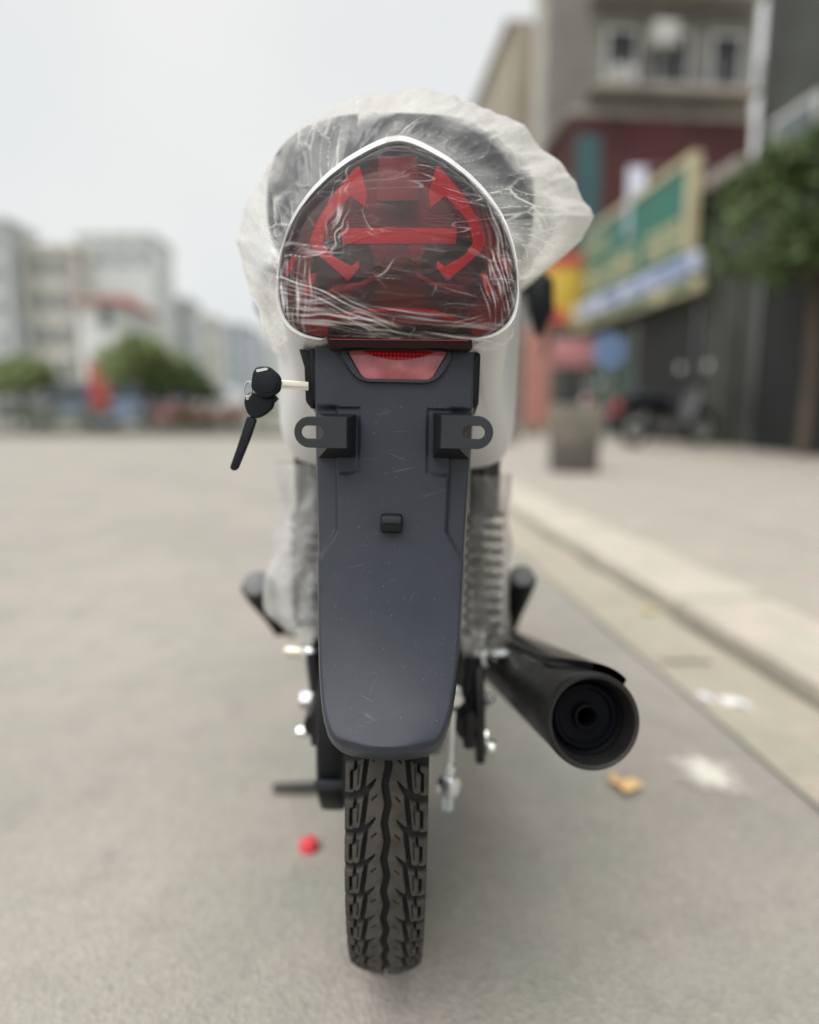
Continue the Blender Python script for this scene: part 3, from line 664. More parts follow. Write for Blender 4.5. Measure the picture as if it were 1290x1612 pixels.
for f_ in range(2):
    for i_ in range(3):
        o_ = bbox('window', (.9 + i_ * 1.75, -3.18, 11.0 + f_ * 2.8), (2.0 + i_ * 1.75, -3.09, 12.6 + f_ * 2.8), M_frame, mh); bbox('pane', (1.0 + i_ * 1.75, -3.21, 11.1 + f_ * 2.8), (1.9 + i_ * 1.75, -3.175, 12.5 + f_ * 2.8), M_dark, o_)
    bbox('balcony', (.3, -3.9, 10.55 + f_ * 2.8), (5.8, -3.105, 10.72 + f_ * 2.8), M_cornice, mh, .02, 1)
    for k_ in range(12): bbox('baluster', (.4 + k_ * .48, -3.88, 10.725 + f_ * 2.8), (.46 + k_ * .48, -3.82, 11.5 + f_ * 2.8), M_vgrey, mh)
bbox('side_panel', (.05, -3.26, 2.6), (.9, -3.203, 9.4), pm('teal_panel', (.03, .085, .095), .6, var=.2, vscale=1), mh)
for i_ in range(2): bbox('air_unit', (1.0 + i_ * 1.25, -3.75, 10.6 + (i_ % 2) * 1.3), (1.8 + i_ * 1.25, -3.12, 11.3 + (i_ % 2) * 1.3), pm('air_unit_case', (.42, .42, .40), .6), mh, .03)
shop('shop_house', 27.1, 38, 16, pm('tan_wall', (.36, .33, .26), .85, var=.15, vscale=.6), 'cream shop house beyond the maroon one', [(-5, -1, 0, 2.7, M_redb), (1, 5, 0, 2.7, M_dark)], storeys=3)
shop('shop_house', 38.1, 56, 15, M_pale2, 'grey shop house at the far end of the row', [(-7, -1, 0, 2.7, M_shut), (1, 7, 0, 2.7, M_dark)], storeys=3)
# signboards hung on the facade: built in the facade frame
def board(name, s0, s1, z0, z1, t, mat, label, cat='sign', thick=.14, rot=True):
    r_ = empty(name, K((s0 + s1) / 2, t, z0)); tag(r_, label, cat); r_.rotation_euler = (0, 0, math.atan2(-D.x, D.y))
    L = abs(s1 - s0) / 2
    bbox('panel', (0, -L, 0), (thick, L, z1 - z0), mat, r_, .015, 1); return r_, L, z1 - z0
def glyphs(r_, L, z0, z1, n, mat, seed, y0=-.95, y1=.95):
    """unreadable blocky letter shapes standing proud of a panel"""
    rs = random.Random(seed); w = L * (y1 - y0) / n; h = z1 - z0
    for i in range(n):
        if rs.random() < .12: continue
        c = L * y0 + w * (i + .5); q = w * .34; st = min(q * .45, h * .2); x0, x1 = -.04, .004
        Vv = []; F = []
        def bar(ya, yb, za, zb):
            k_ = len(Vv)
            for x in (x0, x1):
                Vv.extend([(x, ya, za), (x, yb, za), (x, yb, zb), (x, ya, zb)])
            F.extend([tuple(k_ + j for j in f) for f in ((0,1,2,3),(7,6,5,4),(0,4,5,1),(1,5,6,2),(2,6,7,3),(3,7,4,0))])
        bar(c - q, c - q + st, z0, z1)
        kind = rs.randint(0, 3)
        if kind != 1: bar(c - q + st + .001, c + q, z1 - st, z1)
        if kind in (0, 2): bar(c - q + st + .001, c + q, (z0 + z1) / 2 - st / 2, (z0 + z1) / 2 + st / 2)
        if kind in (1, 2): bar(c - q + st + .001, c + q, z0, z0 + st)
        if kind in (0, 3): bar(c + q + .001 - st, c + q, z0, z1 - st - .001)
        mob('letter', Vv, F, mat, r_, False)
tS = FT - .45
s0, zt0 = kdir(1086, 255, tS); s1, zt1 = kdir(918, 400, tS)
zb_ = kdir(1086, 395, tS)[1]
gb, L, hh = board('shop_sign', s0, s1, zb_, zt0, tS, M_green, 'long green shop signboard with raised yellow letters and beige border')
glyphs(gb, L, hh * .05, hh * .42, 11, M_yel, 4); glyphs(gb, L, hh * .66, hh * .80, 9, M_yel, 9, .35, .95)
bbox('border', (-.05, -L - .05, hh), (.16, L + .05, hh + .13), M_yel, gb, .01, 1); bbox('border', (-.05, -L - .17, 0), (.16, -L - .01, hh + .13), M_yel, gb, .01, 1)
s0, za = kdir(1102, 392, tS); s1, z_ = kdir(905, 500, tS); zb2 = kdir(1102, 428, tS)[1]
wb, L, hh = board('shop_sign', s0, s1, zb2, za - .02, tS - .05, M_signw, 'narrow white and blue signboard mounted beneath the green one')
glyphs(wb, L, hh * .2, hh * .8, 18, M_bluesign, 12)
zc2 = kdir(1102, 455, tS)[1]
yb, L, hh = board('shop_sign', s0, s1, zc2, zb2 - .02, tS, M_yel, 'thin pale yellow sign strip beneath the white and blue board')
glyphs(yb, L, hh * .2, hh * .8, 16, M_green, 15)
# boards facing along the street (towards the camera)
def facing(name, px0, px1, py0, py1, Y, mat, label, cat='sign', thick=.12, round_=0):
    a = wp(px0, py1, Y); b = wp(px1, py0, Y); r_ = empty(name, ((a.x + b.x) / 2, Y, a.z)); tag(r_, label, cat)
    w = (b.x - a.x) / 2
    bbox('panel', (-w, 0, 0), (w, thick, b.z - a.z), mat, r_, round_ or .02, 3); return r_, w, b.z - a.z
r_, w, h = facing('hanging_sign', 852, 922, 398, 512, 19.0, M_yellow, 'yellow projecting sign with red bands hung from the shops')
bbox('red_band', (-w, -.02, h * .80), (w, .01, h * .98), M_redb, r_, .01, 1); bbox('red_band', (-w * .9, -.02, .03), (w * .2, .01, h * .22), M_redb, r_, .01, 1)
tube('arm', [(w, .06, h * .7), (w + 1.6, .06, h * .7)], .03, M_steel, r_, 6)
r_, w, h = facing('hanging_banner', 985, 1020, 262, 372, 15.5, M_signw, 'white narrow vertical banner in front of the maroon wall', 'banner', .05)
tube('arm', [(0, .03, h), (1.6, .03, h)], .02, M_steel, r_, 6)
r_, w, h = facing('hanging_sign', 868, 936, 535, 578, 17.5, pm('pinkish_board', (.55, .25, .26), .5, var=.15, vscale=3), 'pinkish sign panel under the yellow projecting sign')
tube('arm', [(w, .06, h * .8), (w + 1.0, .06, h * .8)], .025, M_steel, r_, 6)
# round blue sign
p = wp(960, 552, 15); rb = empty('round_sign', (p.x, 15, 0)); tag(rb, 'round blue sign on a thin post outside the dark shop', 'sign')
lathe('disc', [(0, 0), (.34, 0), (.36, .015), (.36, .04), (0, .045)], (0, .03, p.z), (0, -1, 0), M_bluesign, rb, 32); tube('post', [(0, .06, .05), (0, .06, p.z + .2)], .03, M_steel, rb, 8)
lathe('emblem', [(0, 0), (.09, 0), (.09, .012), (0, .014)], (0, -.018, p.z), (0, -1, 0), M_shut, rb, 20)
# salmon door pillar, dark post, pale post
def pillar(name, px0, px1, pyt, Y, mat, label, cap=True):
    a = wp(px0, pyt, Y); b = wp(px1, pyt, Y); r_ = empty(name, ((a.x + b.x) / 2, Y, .05)); tag(r_, label, 'pillar')
    w = (b.x - a.x) / 2; bbox('shaft', (-w, -w, 0), (w, w, a.z), mat, r_, .02, 1)
    bbox('plinth', (-w - .05, -w - .05, 0), (w + .05, w + .05, .25), M_concrete, r_, .02, 1); return r_
pillar('shop_pillar', 828, 856, 520, 17, M_salmon, 'salmon painted pillar at the end of the shops')
pillar('shop_pillar', 805, 818, 420, 13, M_vgrey, 'slim grey post close to the white bike panel')
pillar('utility_pole', 846, 862, -60, 24, pm('pole_concrete', (.42, .41, .37), .9, var=.15, vscale=2), 'tall pale concrete utility pole behind the shops signs')
# concrete block on the pavement
p = gp(910, 745, .05); cb = empty('concrete_block', (p.x, p.y + .2, .05)); tag(cb, 'weathered square concrete post stump on the pavement', 'post')
bbox('base', (-.22, -.2, 0), (.22, .22, .25), pm('dark_concrete', (.09, .085, .075), .9, var=.2, vscale=8), cb, .015, 2)
bbox('block', (-.235, -.19, .2505), (.235, .21, .70), M_concrete, cb, .03, 2)
# parked dark motorbike (side on)
M_wheelpale = pm('pale_wheel', (.7, .71, .70), .4, metal=.3)
p = gp(1050, 703, .05); scooter('parked_motorbike', (p.x, p.y, .05), R(-72), M_vblack, 'black motorbike parked side on in front of the dark shop', 'motorbikes by the shops', rim=M_wheelpale).scale = (1.12, 1.12, 1.12)
p = gp(1180, 706, .05); scooter('parked_motorbike', (p.x + .7, p.y + 1.2, .05), R(60), M_vgrey, 'grey motorbike parked behind the black one by the shops', 'motorbikes by the shops', rim=M_wheelpale)
p = gp(985, 690, .05); scooter('parked_motorbike', (p.x, p.y + 1.5, .05), R(100), M_vred, 'red motorbike parked further along the shops', 'motorbikes by the shops', rim=M_wheelpale)
# street tree over the shops
p = wp(1172, 600, 9.2); tree('street_tree', (p.x + .95, 9.3, .05), 4.9, 1.3, 1.45, M_leaf2, 'street tree with hanging green foliage outside the shops', 'street trees', 4200, .10, 11, .62, .10)

# ================================================================== MOTORCYCLE
bike = bpy.data.objects.new('motorcycle', None); bike.location = (BX, 0, DZ); bike.rotation_euler = (0, LEAN, 0); link(bike)
tag(bike, 'new motorcycle seen from behind, black rear fender, red tail light, white body', 'motorcycle')
AX_Y, AX_Z, TR = .853, .276, .306

# ---- rear tyre with real tread
def build_tyre(parent):
    NP, nu, nv = 54, 36, 112
    Wt = .0384
    u = (np.arange(nu) / nu)[:, None]; v = np.linspace(-1, 1, nv)[None, :]
    U = u + 0 * v; Vv = v + 0 * u; A = np.abs(Vv)
    ph = np.where(Vv > 0, -.05, 0.0)
    def sm(d, w): return np.clip((w - d) / .022 + .5, 0, 1)     # 1 inside the groove
    g = np.zeros_like(U)
    # centre zig-zag groove
    tri = 2 * np.abs(((U + .15) % 1) - .5) - .5
    g = np.maximum(g, sm(np.abs(Vv - tri * .085), .082))
    # claw grooves: u position as a function of |v|
    av = np.array([.25, .32, .42, .55, .70, .85, 1.02]); uu = np.array([.0, .13, .27, .39, .49, .56, .60]); ww = np.array([.01, .06, .09, .115, .115, .11, .11])
    cu = np.interp(A, av, uu); cw = np.interp(A, av, ww, left=-.2)
    du = ((U + ph - cu - .2 + .5) % 1) - .5
    g = np.maximum(g, np.where(A > .25, np.clip((cw - np.abs(du)) / .03 + .5, 0, 1), 0))
    # slanted longitudinal groove between claws
    fr = ((U + ph - .2 - np.interp(.52, av, uu)) % 1)
    g = np.maximum(g, sm(np.abs(A - (.465 + .11 * fr)), .052))
    # stepped sipe nearer the shoulder
    st = np.where(fr < .45, .745, np.where(fr < .52, .745 + (fr - .45) / .07 * .1, .845))
    g = np.maximum(g, sm(np.abs(A - st), .034))
    # thin hook sipe
    hook = np.where((fr > .3) & (fr < .85), sm(np.abs(A - (.655 + .03 * fr)), .010), 0) * .6
    g = np.maximum(g, hook)
    # short dashes on the centre ribs
    dd = ((U + ph - .2 + .52 + .5) % 1) - .5
    dash = np.where((A > .22) & (A < .34), np.clip((.022 - np.abs(dd - (A - .28) * 1.1)) / .03 + .5, 0, 1), 0) * .6
    g = np.maximum(g, dash)
    g = np.tile(g, (NP, 1)); nU = NP * nu
    th = 2 * np.pi * np.arange(nU) / nU
    vv = np.linspace(-1, 1, nv)
    drop = .0105 * np.abs(vv) ** 2.3
    r = TR - drop[None, :] - .0065 * g
    x = np.broadcast_to(vv * Wt, r.shape)
    # sidewalls
    sw = [(.0380, .0165), (.0390, .024), (.0375, .036), (.033, .050), (.026, .062)]
    left = np.array([(-a, TR - b) for a, b in sw][::-1]); right = np.array([(a, TR - b) for a, b in sw])
    # slightly irregular shoulder lugs
    X = np.concatenate([np.broadcast_to(left[:, 0], (nU, 5)), x, np.broadcast_to(right[:, 0], (nU, 5))], 1)
    Rr = np.concatenate([np.broadcast_to(left[:, 1], (nU, 5)), r, np.broadcast_to(right[:, 1], (nU, 5))], 1)
    G = np.concatenate([np.full((nU, 5), .55), g, np.full((nU, 5), .55)], 1)
    P = np.stack([X, AX_Y - Rr * np.cos(th)[:, None], AX_Z - Rr * np.sin(th)[:, None]], -1)   # theta grows downward at the rear
    o = npgrid('tyre', P, M_tyre, parent, wrap_u=True, ang=None)
    at_ = o.data.attributes.new('groove', 'FLOAT', 'POINT'); at_.data.foreach_set('value', G.reshape(-1).astype(np.float32))
    return o
wheel_rear = lathe('rear_wheel', [(.205, -.026), (.228, -.028), (.231, -.022), (.215, -.012), (.215, .012), (.231, .022), (.228, .028), (.205, .026), (.205, -.026)], (0, AX_Y, AX_Z), (1, 0, 0), M_chrome, bike, 64)
tag(wheel_rear, 'chrome rear rim with black block-tread tyre')
build_tyre(wheel_rear)
lathe('hub', [(.02, -.06), (.055, -.055), (.06, -.03), (.06, .03), (.055, .055), (.02, .06)], (0, AX_Y, AX_Z), (1, 0, 0), M_alu, wheel_rear, 32)
for i in range(18):
    a0 = 2 * math.pi * i / 18; sx = 1 if i % 2 else -1; a1 = a0 + (.35 if (i // 2) % 2 else -.35)
    tube('spoke', [(sx * .035, AX_Y + .055 * math.cos(a1), AX_Z + .055 * math.sin(a1)), (0, AX_Y + .21 * math.cos(a0), AX_Z + .21 * math.sin(a0))], .002, M_chrome, wheel_rear, 6)

# ---- rear fender
FPY = [548, 620, 700, 780, 850, 920, 1000, 1060, 1100, 1140, 1165, 1176]
FY = [.603, .600, .595, .588, .580, .569, .553, .538, .526, .512, .503, .499]
HPY = [548, 600, 660, 720, 800, 880, 960, 1020, 1070, 1105, 1130, 1148, 1160, 1168, 1173, 1176]
HW = [124, 123, 121, 119, 115.5, 112, 109.5, 107, 103.5, 99.5, 95, 89.5, 84, 77, 69, 60]
def fender_Y(py): return smooth_interp(py, FPY, FY)
def fender_pt(py, xl, out=0.0):
    """surface point of the fender face at photo height py and local x; out = stand-off towards the rear"""
    Y = fender_Y(py); z = lp(615, py, Y).z; hw = smooth_interp(py, HPY, HW) * zd(Y, z) / FPX
    return Vector((xl, Y + .006 * min(1.2, abs(xl / hw)) ** 2 - out, z))
def xl(px, py, Y):  return lp(px, py, Y).x
nr, nc = 300, 150
P = np.zeros((nr, nc, 3)); pys = np.concatenate([np.linspace(548, 1140, 262), np.linspace(1142, 1176, 38)])
xs = np.linspace(-1, 1, nc)
for i, py in enumerate(pys):
    Y = fender_Y(py); z = lp(615, py, Y).z; kpx = zd(Y, z) / FPX; hw = smooth_interp(py, HPY, HW) * kpx
    x = xs * hw; y = Y + .006 * xs ** 2
    # recessed side panels (px from centre line)
    edge = np.interp(py, [640, 740, 838, 892], [87, 87, 84, 116]) * kpx
    on = 1.0 if py > 646 else 0.0
    rec = np.clip((np.abs(x) - edge) / (.0035), 0, 1) * .0055 * np.clip((py - 640) / 6, 0, 1) * (1 if py < 896 else 0)
    # notch under the plate brackets
    ax = np.abs(x) / kpx
    notch = np.clip((ax - 52) / 3, 0, 1) * np.clip((py - 641) / 3, 0, 1) * np.clip((749 - py - np.clip((70 - ax), 0, 12) * .35) / 2.5, 0, 1) * .002
    y = y + np.maximum(rec, notch)
    P[i, :, 0] = x; P[i, :, 1] = y; P[i, :, 2] = z
verts = P.reshape(-1, 3).tolist(); faces = []
for i in range(nr - 1):
    for j in range(nc - 1): faces.append((i*nc+j, (i+1)*nc+j, (i+1)*nc+j+1, i*nc+j+1))
loop = [i * nc for i in range(nr)] + [(nr-1)*nc + j for j in range(1, nc)] + [i*nc + nc - 1 for i in range(nr - 2, -1, -1)]
prev = loop
cent = np.array([(0, P[i0, 0, 1], P[i0, 0, 2]) for i0 in (0,)])[0]
Lp = np.array([verts[k] for k in loop]); tan = np.roll(Lp, -1, 0) - np.roll(Lp, 1, 0); tan[0] = Lp[1] - Lp[0]; tan[-1] = Lp[-1] - Lp[-2]
nrm = np.stack([-tan[:, 2], 0 * tan[:, 0], tan[:, 0]], -1); nrm = nrm / (np.linalg.norm(nrm, axis=1)[:, None] + 1e-9)
# outward: away from the axis
ctr = np.array([0, 0, Lp[:, 2].mean()])
sgn = np.sign(np.einsum('ij,ij->i', nrm, (Lp - ctr) * np.array([1, 0, .15])))
nrm *= sgn[:, None]
for _ in range(6): nrm = (np.roll(nrm, 1, 0) + nrm + np.roll(nrm, -1, 0)) if False else nrm
bot = np.clip(-nrm[:, 2], 0, 1)[:, None]
for off, fw in ((.0012, .0006), (.0022, .0022), (.0028, .006), (.0045, .014), (.0048, .03), (.0045, .055)):
    ring = Lp + nrm * (off * (1 + 1.0 * bot)) + np.array([0, 1, 0]) * fw * (1 - .35 * bot) + np.array([0, 0, -1]) * bot * fw * .42
    k0 = len(verts); verts += ring.tolist(); cur = list(range(k0, k0 + len(loop)))
    for a in range(len(loop) - 1): faces.append((prev[a], cur[a], cur[a + 1], prev[a + 1]))
    prev = cur
fen = mob('rear_fender', verts, faces, M_fender, bike, True, 50); tag(fen, 'satin charcoal plastic rear fender with light scratches')
# inner side stays
for sx in (-1, 1):
    out = [(.598, 549), (.612, 560), (.612, 648), (.60, 640)]
    pl = []
    for (Y, py) in ((.610, 552), (.70, 548), (.76, 560), (.72, 640), (.64, 652), (.612, 636)):
        q = lp(615, py, Y); pl.append(Vector((sx * (.0690), Y, q.z)))
    st = prism('fender_stay', pl, (sx * .0085, 0, 0), M_blackp, bike, .003)
# seat lock flap on the left
pl = []
for (px, py) in ((470, 548), (492, 553), (497, 640), (491, 645), (481, 632), (479, 578)):
    q = lp(px, py, .612); pl.append(q)
prism('lock_flap', pl, (0, .05, 0), M_blackp, bike, .002)

# ---- reflector
def fp(px, py, out): 
    Y = fender_Y(py); return fender_pt(py, xl(px, py, Y), out)
def ring_outline(pts, n_each=6):
    o = []
    for i in range(len(pts)):
        a = Vector(pts[i]); b = Vector(pts[(i + 1) % len(pts)])
        for k in range(n_each): o.append(a.lerp(b, k / n_each))
    return o
def rounded(pts, r, n=5):
    out = []; m = len(pts)
    for i in range(m):
        p0, p1, p2 = Vector(pts[i-1]), Vector(pts[i]), Vector(pts[(i+1) % m]); a = (p0-p1); b = (p2-p1)
        ra = min(r, a.length*.45); rb = min(r, b.length*.45); A = p1+a.normalized()*ra; Bq = p1+b.normalized()*rb
        for k in range(n+1):
            t = k/n; out.append(A*(1-t)**2 + p1*2*t*(1-t) + Bq*t*t)
    return out
fo = rounded([(527, 548), (722, 548), (690, 603), (560, 603)], 26)
fi = rounded([(544, 549), (707, 549), (679, 597), (572, 597)], 9)
Vv = []; F = []; n = len(fo)
for (o_, out) in ((fo, -.002), (fo, .0035), ([a.lerp(b, .25) for a, b in zip(fo, fi)], .0055), ([a.lerp(b, .85) for a, b in zip(fo, fi)], .0055), (fi, .003), (fi, -.003)):
    for p in o_: Vv.append(fp(p.x, p.y, out))
for r_i in range(5):
    for j in range(n): F.append((r_i*n+j, r_i*n+(j+1) % n, (r_i+1)*n+(j+1) % n, (r_i+1)*n+j))
rf = mob('reflector_frame', Vv, F, M_fender, bike, True, 40)
lensp = [Vector((626 + (p.x - 626) * .99, 573 + (p.y - 573) * .985)) for p in fi]
Vv = [fp(p.x, p.y, .0015) for p in lensp]; rl = mob('reflector', Vv + [fp(626, 573, .0035)], [(i, (i+1) % n, n) for i in range(n)], M_refl, bike, True, 60)
tag(rl, 'pale red trapezoid reflector')
# crosshatched upper band
top = [(566, 551), (690, 551), (668, 560), (640, 565), (626, 566), (612, 565), (586, 560)]
Vv = [fp(a, b, .0042) for a, b in top]
prism('reflector_band', Vv, (0, .001, 0), M_prism, rl)

# ---- plate brackets with slotted tabs
def bracket(sx, pxs):
    """pxs: photo px of tab tip, tab inner edge, tab top/bottom, base inner edge"""
    tip, inn, yt, yb, base_in, base_out = pxs
    Yp = .548
    a = lp(inn, yb, Yp); b = lp(tip, yt, Yp)
    r_ = (b.z - a.z) / 2; xt = b.x; xi = a.x; zc = (a.z + b.z) / 2; xc = xt - sx * r_
    # outer outline
    nA = 24; outer = []
    for k in range(nA + 1):
        t = -math.pi / 2 + math.pi * k / nA; outer.append((xc + sx * r_ * math.cos(t), zc + r_ * math.sin(t)))
    outer += [(xi + (xc - xi) * f, zc + r_) for f in (.75, .5, .25, 0)] + [(xi, zc + r_ * f) for f in (.5, 0, -.5)] + [(xi + (xc - xi) * f, zc - r_) for f in (0, .25, .5, .75)]
    # slot, sampled by direction from its centre
    hl, hr = .0095, .0054; hx = xc - sx * .0022
    inner = []
    for (x, z) in outer:
        d = Vector((x - hx, z - zc)).normalized(); best = 0
        for s_ in np.linspace(0, .03, 400):
            px_, pz_ = d.x * s_, d.y * s_; ddx = max(abs(px_) - (hl - hr), 0)
            if math.hypot(ddx, pz_) <= hr: best = s_
        inner.append((hx + d.x * best, zc + d.y * best))
    n = len(outer); Vv = []; F = []
    ch = .0006
    def shrink(pts, c, e): return [(c[0] + (x - c[0]) * (1 - e), c[1] + (z - c[1]) * (1 - e)) for x, z in pts]
    cc = ((xi + xt) / 2, zc)
    lay = [(shrink(outer, cc, .02), Yp), (outer, Yp + ch), (outer, Yp + .0045), (inner, Yp + .0045), (inner, Yp + ch), (shrink(inner, (hx, zc), -.06), Yp)]
    for pts, y in lay:
        for x, z in pts: Vv.append((x, y, z))
    m = len(lay)
    for i in range(m):
        for j in range(n): F.append((i*n+j, i*n+(j+1) % n, ((i+1) % m)*n+(j+1) % n, ((i+1) % m)*n+j))
    tab = mob('plate_bracket', Vv, F, M_bracket, bike, True, 35)
    # flared pedestal between tab and fender
    Yb = .602
    q0 = lp(base_in, yb + 16, Yb); q1 = lp(base_out, yt - 4, Yb)
    xo = hx - sx * .0125
    A = [(xi - sx*.0004, Yp + .0036, zc - r_ + .0006), (xo, Yp + .0036, zc - r_ + .0006), (xo, Yp + .0036, zc + r_ - .0006), (xi - sx*.0004, Yp + .0036, zc + r_ - .0006)]
    Bq = [(q0.x, Yb, q0.z), (q1.x, Yb, q0.z), (q1.x, Yb, q1.z), (q0.x, Yb, q1.z)]
    ped = mob('pedestal', A + Bq, [(0, 1, 2, 3), (7, 6, 5, 4), (0, 4, 5, 1), (1, 5, 6, 2), (2, 6, 7, 3), (3, 7, 4, 0)], M_blackp, tab, False)
    return tab
bracket(-1, (463, 546, 655, 706, 561, 501))
bracket(1, (778, 694, 655, 706, 681, 742))
# ---- rubber knob
p = fp(617, 822, 0); hw = .0098; hz = .0082
kn = bbox('knob', (p.x - hw, p.y - .012, p.z - hz), (p.x + hw, p.y + .002, p.z + hz), M_blackp, bike, .0032, 3)
bbox('knob_cap', (p.x - hw * .86, p.y - .0135, p.z + hz * .12), (p.x + hw * .86, p.y - .0105, p.z + hz * .84), M_bracket, kn, .0012, 2)

# ---- tail light
LO = [(0, 227), (18, 230), (42, 240), (75, 258), (106, 281), (132, 306), (155, 335), (171, 365), (181, 398), (186, 432), (186, 465), (179, 495), (166, 513), (146, 525), (118, 531)]
LCX = 627; LCY = 405
def lampY(py): return smooth_interp(py, [200, 228, 300, 400, 480, 540, 560], [.672, .662, .632, .606, .594, .590, .590])
half = [Vector((a, b)) for a, b in LO]
right = half + [Vector((80, 532)), Vector((40, 534)), Vector((0, 535))]
outl = right + [Vector((-p.x, p.y)) for p in right[-2:0:-1]]
# resample the outline evenly
def resample(pts, n, closed=True):
    pts = list(pts) + ([pts[0]] if closed else []); d = [0]
    for a, b in zip(pts, pts[1:]): d.append(d[-1] + (b - a).length)
    out = []; m = n if closed else n - 1
    for k in range(n):
        s_ = d[-1] * k / m; i = max(0, min(len(d) - 2, int(np.searchsorted(d, s_, 'right')) - 1)); t = (s_ - d[i]) / (d[i+1] - d[i] + 1e-12); out.append(pts[i].lerp(pts[i+1], t))
    return out
OUT = resample(outl, 160)
for _ in range(2): OUT = [(OUT[i-1] + OUT[i] * 2 + OUT[(i+1) % 160]) / 4 for i in range(160)]
def lamp_pt(dx, py, out=0.0):
    Y = lampY(py); q = lp(LCX + dx, py, Y); q.y -= out; return q
def lamp_rings(scales, depth, name, mat, parent, close=True):
    Vv = []; F = []; n = 160
    for s_, o_ in zip(scales, depth):
        for p in OUT: Vv.append(lamp_pt(p.x * s_, LCY + (p.y - LCY) * s_, o_))
    for i in range(len(scales) - 1):
        for j in range(n): F.append((i*n+j, i*n+(j+1) % n, (i+1)*n+(j+1) % n, (i+1)*n+j))
    if close:
        m = (len(scales) - 1) * n; Vv.append(lamp_pt(0, LCY, depth[-1])); F += [(m + j, m + (j+1) % n, len(Vv) - 1) for j in range(n)]
    return mob(name, Vv, F, mat, parent, True, 50)
sc_ = [1.0, .995, .98, .95, .9, .8, .65, .45, .25, .1]
bul = lambda s_: .030 * max(0, 1 - s_ ** 2.2) ** .62
lamp = lamp_rings([1.0, .97, .92, .86, .7, .4, .1], [-.006, -.012, -.016, -.018, -.018, -.018, -.018], 'tail_light', M_lamp_in, bike)
tag(lamp, 'large shield shaped red tail light')
lens = lamp_rings([1.0] + sc_, [-.008] + [bul(s_) for s_ in sc_], 'lens', M_lens, lamp)
def lamp_plate(name, pts, mat, out, thick=.004, mirror=True):
    """pts: (dx from lamp centre, py)"""
    for sx in ((1, -1) if mirror else (1,)):
        prism(name, [lamp_pt(sx * a, b, out) for a, b in pts], (0, thick, 0), mat, lamp, .0008)
lamp_plate('reflector_bar', [(-88, 363), (92, 363), (90, 388), (-86, 388)], M_lamp_red, .010, mirror=False)
lamp_plate('light_guide', [(60, 264), (68, 268), (105, 313), (126, 350), (137, 380), (131, 398), (91, 432), (78, 445), (60, 424), (61, 412), (73, 421), (103, 404), (117, 384), (108, 350), (74, 312), (50, 330), (48, 308)], M_lamp_red, .006)
lamp_plate('side_guide', [(160, 398), (178, 412), (180, 440), (166, 424)], M_lamp_red, -.002)
lamp_plate('side_guide', [(128, 430), (140, 432), (150, 462), (138, 466)], M_lamp_red, .002)
lamp_plate('grey_window', [(-30, 248), (30, 248), (34, 318), (-34, 318)], M_lamp_grey, .004, mirror=False)
lamp_plate('dark_window', [(-14, 389), (14, 389), (26, 434), (-26, 434)], M_lamp_dark, .011, mirror=False)
lamp_plate('inner_bezel', [(26, 437), (30, 430), (60, 446), (100, 450), (120, 470), (70, 466)], M_lamp_bowl, .007)
lamp_plate('lower_guide', [(-112, 500), (-60, 490), (0, 485), (60, 490), (112, 512), (110, 516), (58, 497), (0, 491), (-60, 496), (-110, 505)], M_lamp_red, .007, mirror=False)
for sx in (-1, 1):
    c_ = lamp_pt(sx * 84, 424, -.012)
    lathe('reflector_bowl', [(.030, .010), (.0285, .0105), (.025, .004), (.015, -.003), (.006, -.005), (.0055, .002), (0, .003)], c_, (sx * .15, -1, .1), M_lamp_bowl, lamp, 36)
    for k_ in range(5):
        lamp_plate('lens_rib', [(40 + k_ * 3, 336 + k_ * 5.2), (96 + k_ * 4, 336 + k_ * 5.2), (96 + k_ * 4, 337.3 + k_ * 5.2), (40 + k_ * 3, 337.3 + k_ * 5.2)], pm('rib_red', (.30, .03, .04), .3), -.004, .002, mirror=True) if sx > 0 else None
# lower lens / number lamp housing under the shield
q = [(-112, 510), (116, 510), (118, 552), (-112, 550)]
prism('lamp_base', [lp(LCX + a, b, .584 if b < 530 else .586) for a, b in q], (0, .06, 0), pm('dark_red_lens', (.012, .002, .003), .25, spec=.25), lamp, .003)
prism('lamp_line', [lp(LCX + a, b, .5835) for a, b in [(-108, 533), (112, 535), (112, 536.5), (-108, 534.5)]], (0, .003, 0), pm('deep_red_line', (.28, .012, .02), .3), lamp)

gas = lamp_rings([1.004, 1.012, 1.012], [.0005, -.0005, -.008], 'gasket', M_blackp, lamp, False)
# ---- white tail cowl: from the lamp rim forward
def sup(t, e): return math.copysign(abs(t) ** e, t)
rings = []
angs = [math.atan2(-(p.y - LCY), p.x) for p in OUT]
def body_ring(Y, hw, zt, zb, e=.55, cxo=0.0):
    out = []
    zc = (zt + zb) / 2; hh = (zt - zb) / 2
    for a in angs: out.append(Vector((hw * sup(math.cos(a), e), Y, zc + hh * sup(math.sin(a), e))))
    return out
rings.append([lamp_pt(p.x * .995, LCY + (p.y - LCY) * .995, -.012) for p in OUT])
def rimpt(p, s_, o_):
    # no rim below the lamp's flat bottom, only a lip
    q = lamp_pt(p.x * s_, LCY + (p.y - LCY) * s_, o_); return q
def rk(p, f): return 1 + interp(p.y, [225, 300, 370, 440, 505, 530], [.098, .070, .032, .020, .050, .055]) * f * (.08 if (abs(p.x) < 116 and p.y > 515) else 1)
for f_, o_ in ((.12, -.003), (.3, .002), (.75, .003), (1.0, -.004), (1.08, -.018)): rings.append([rimpt(p, rk(p, f_), o_) for p in OUT])
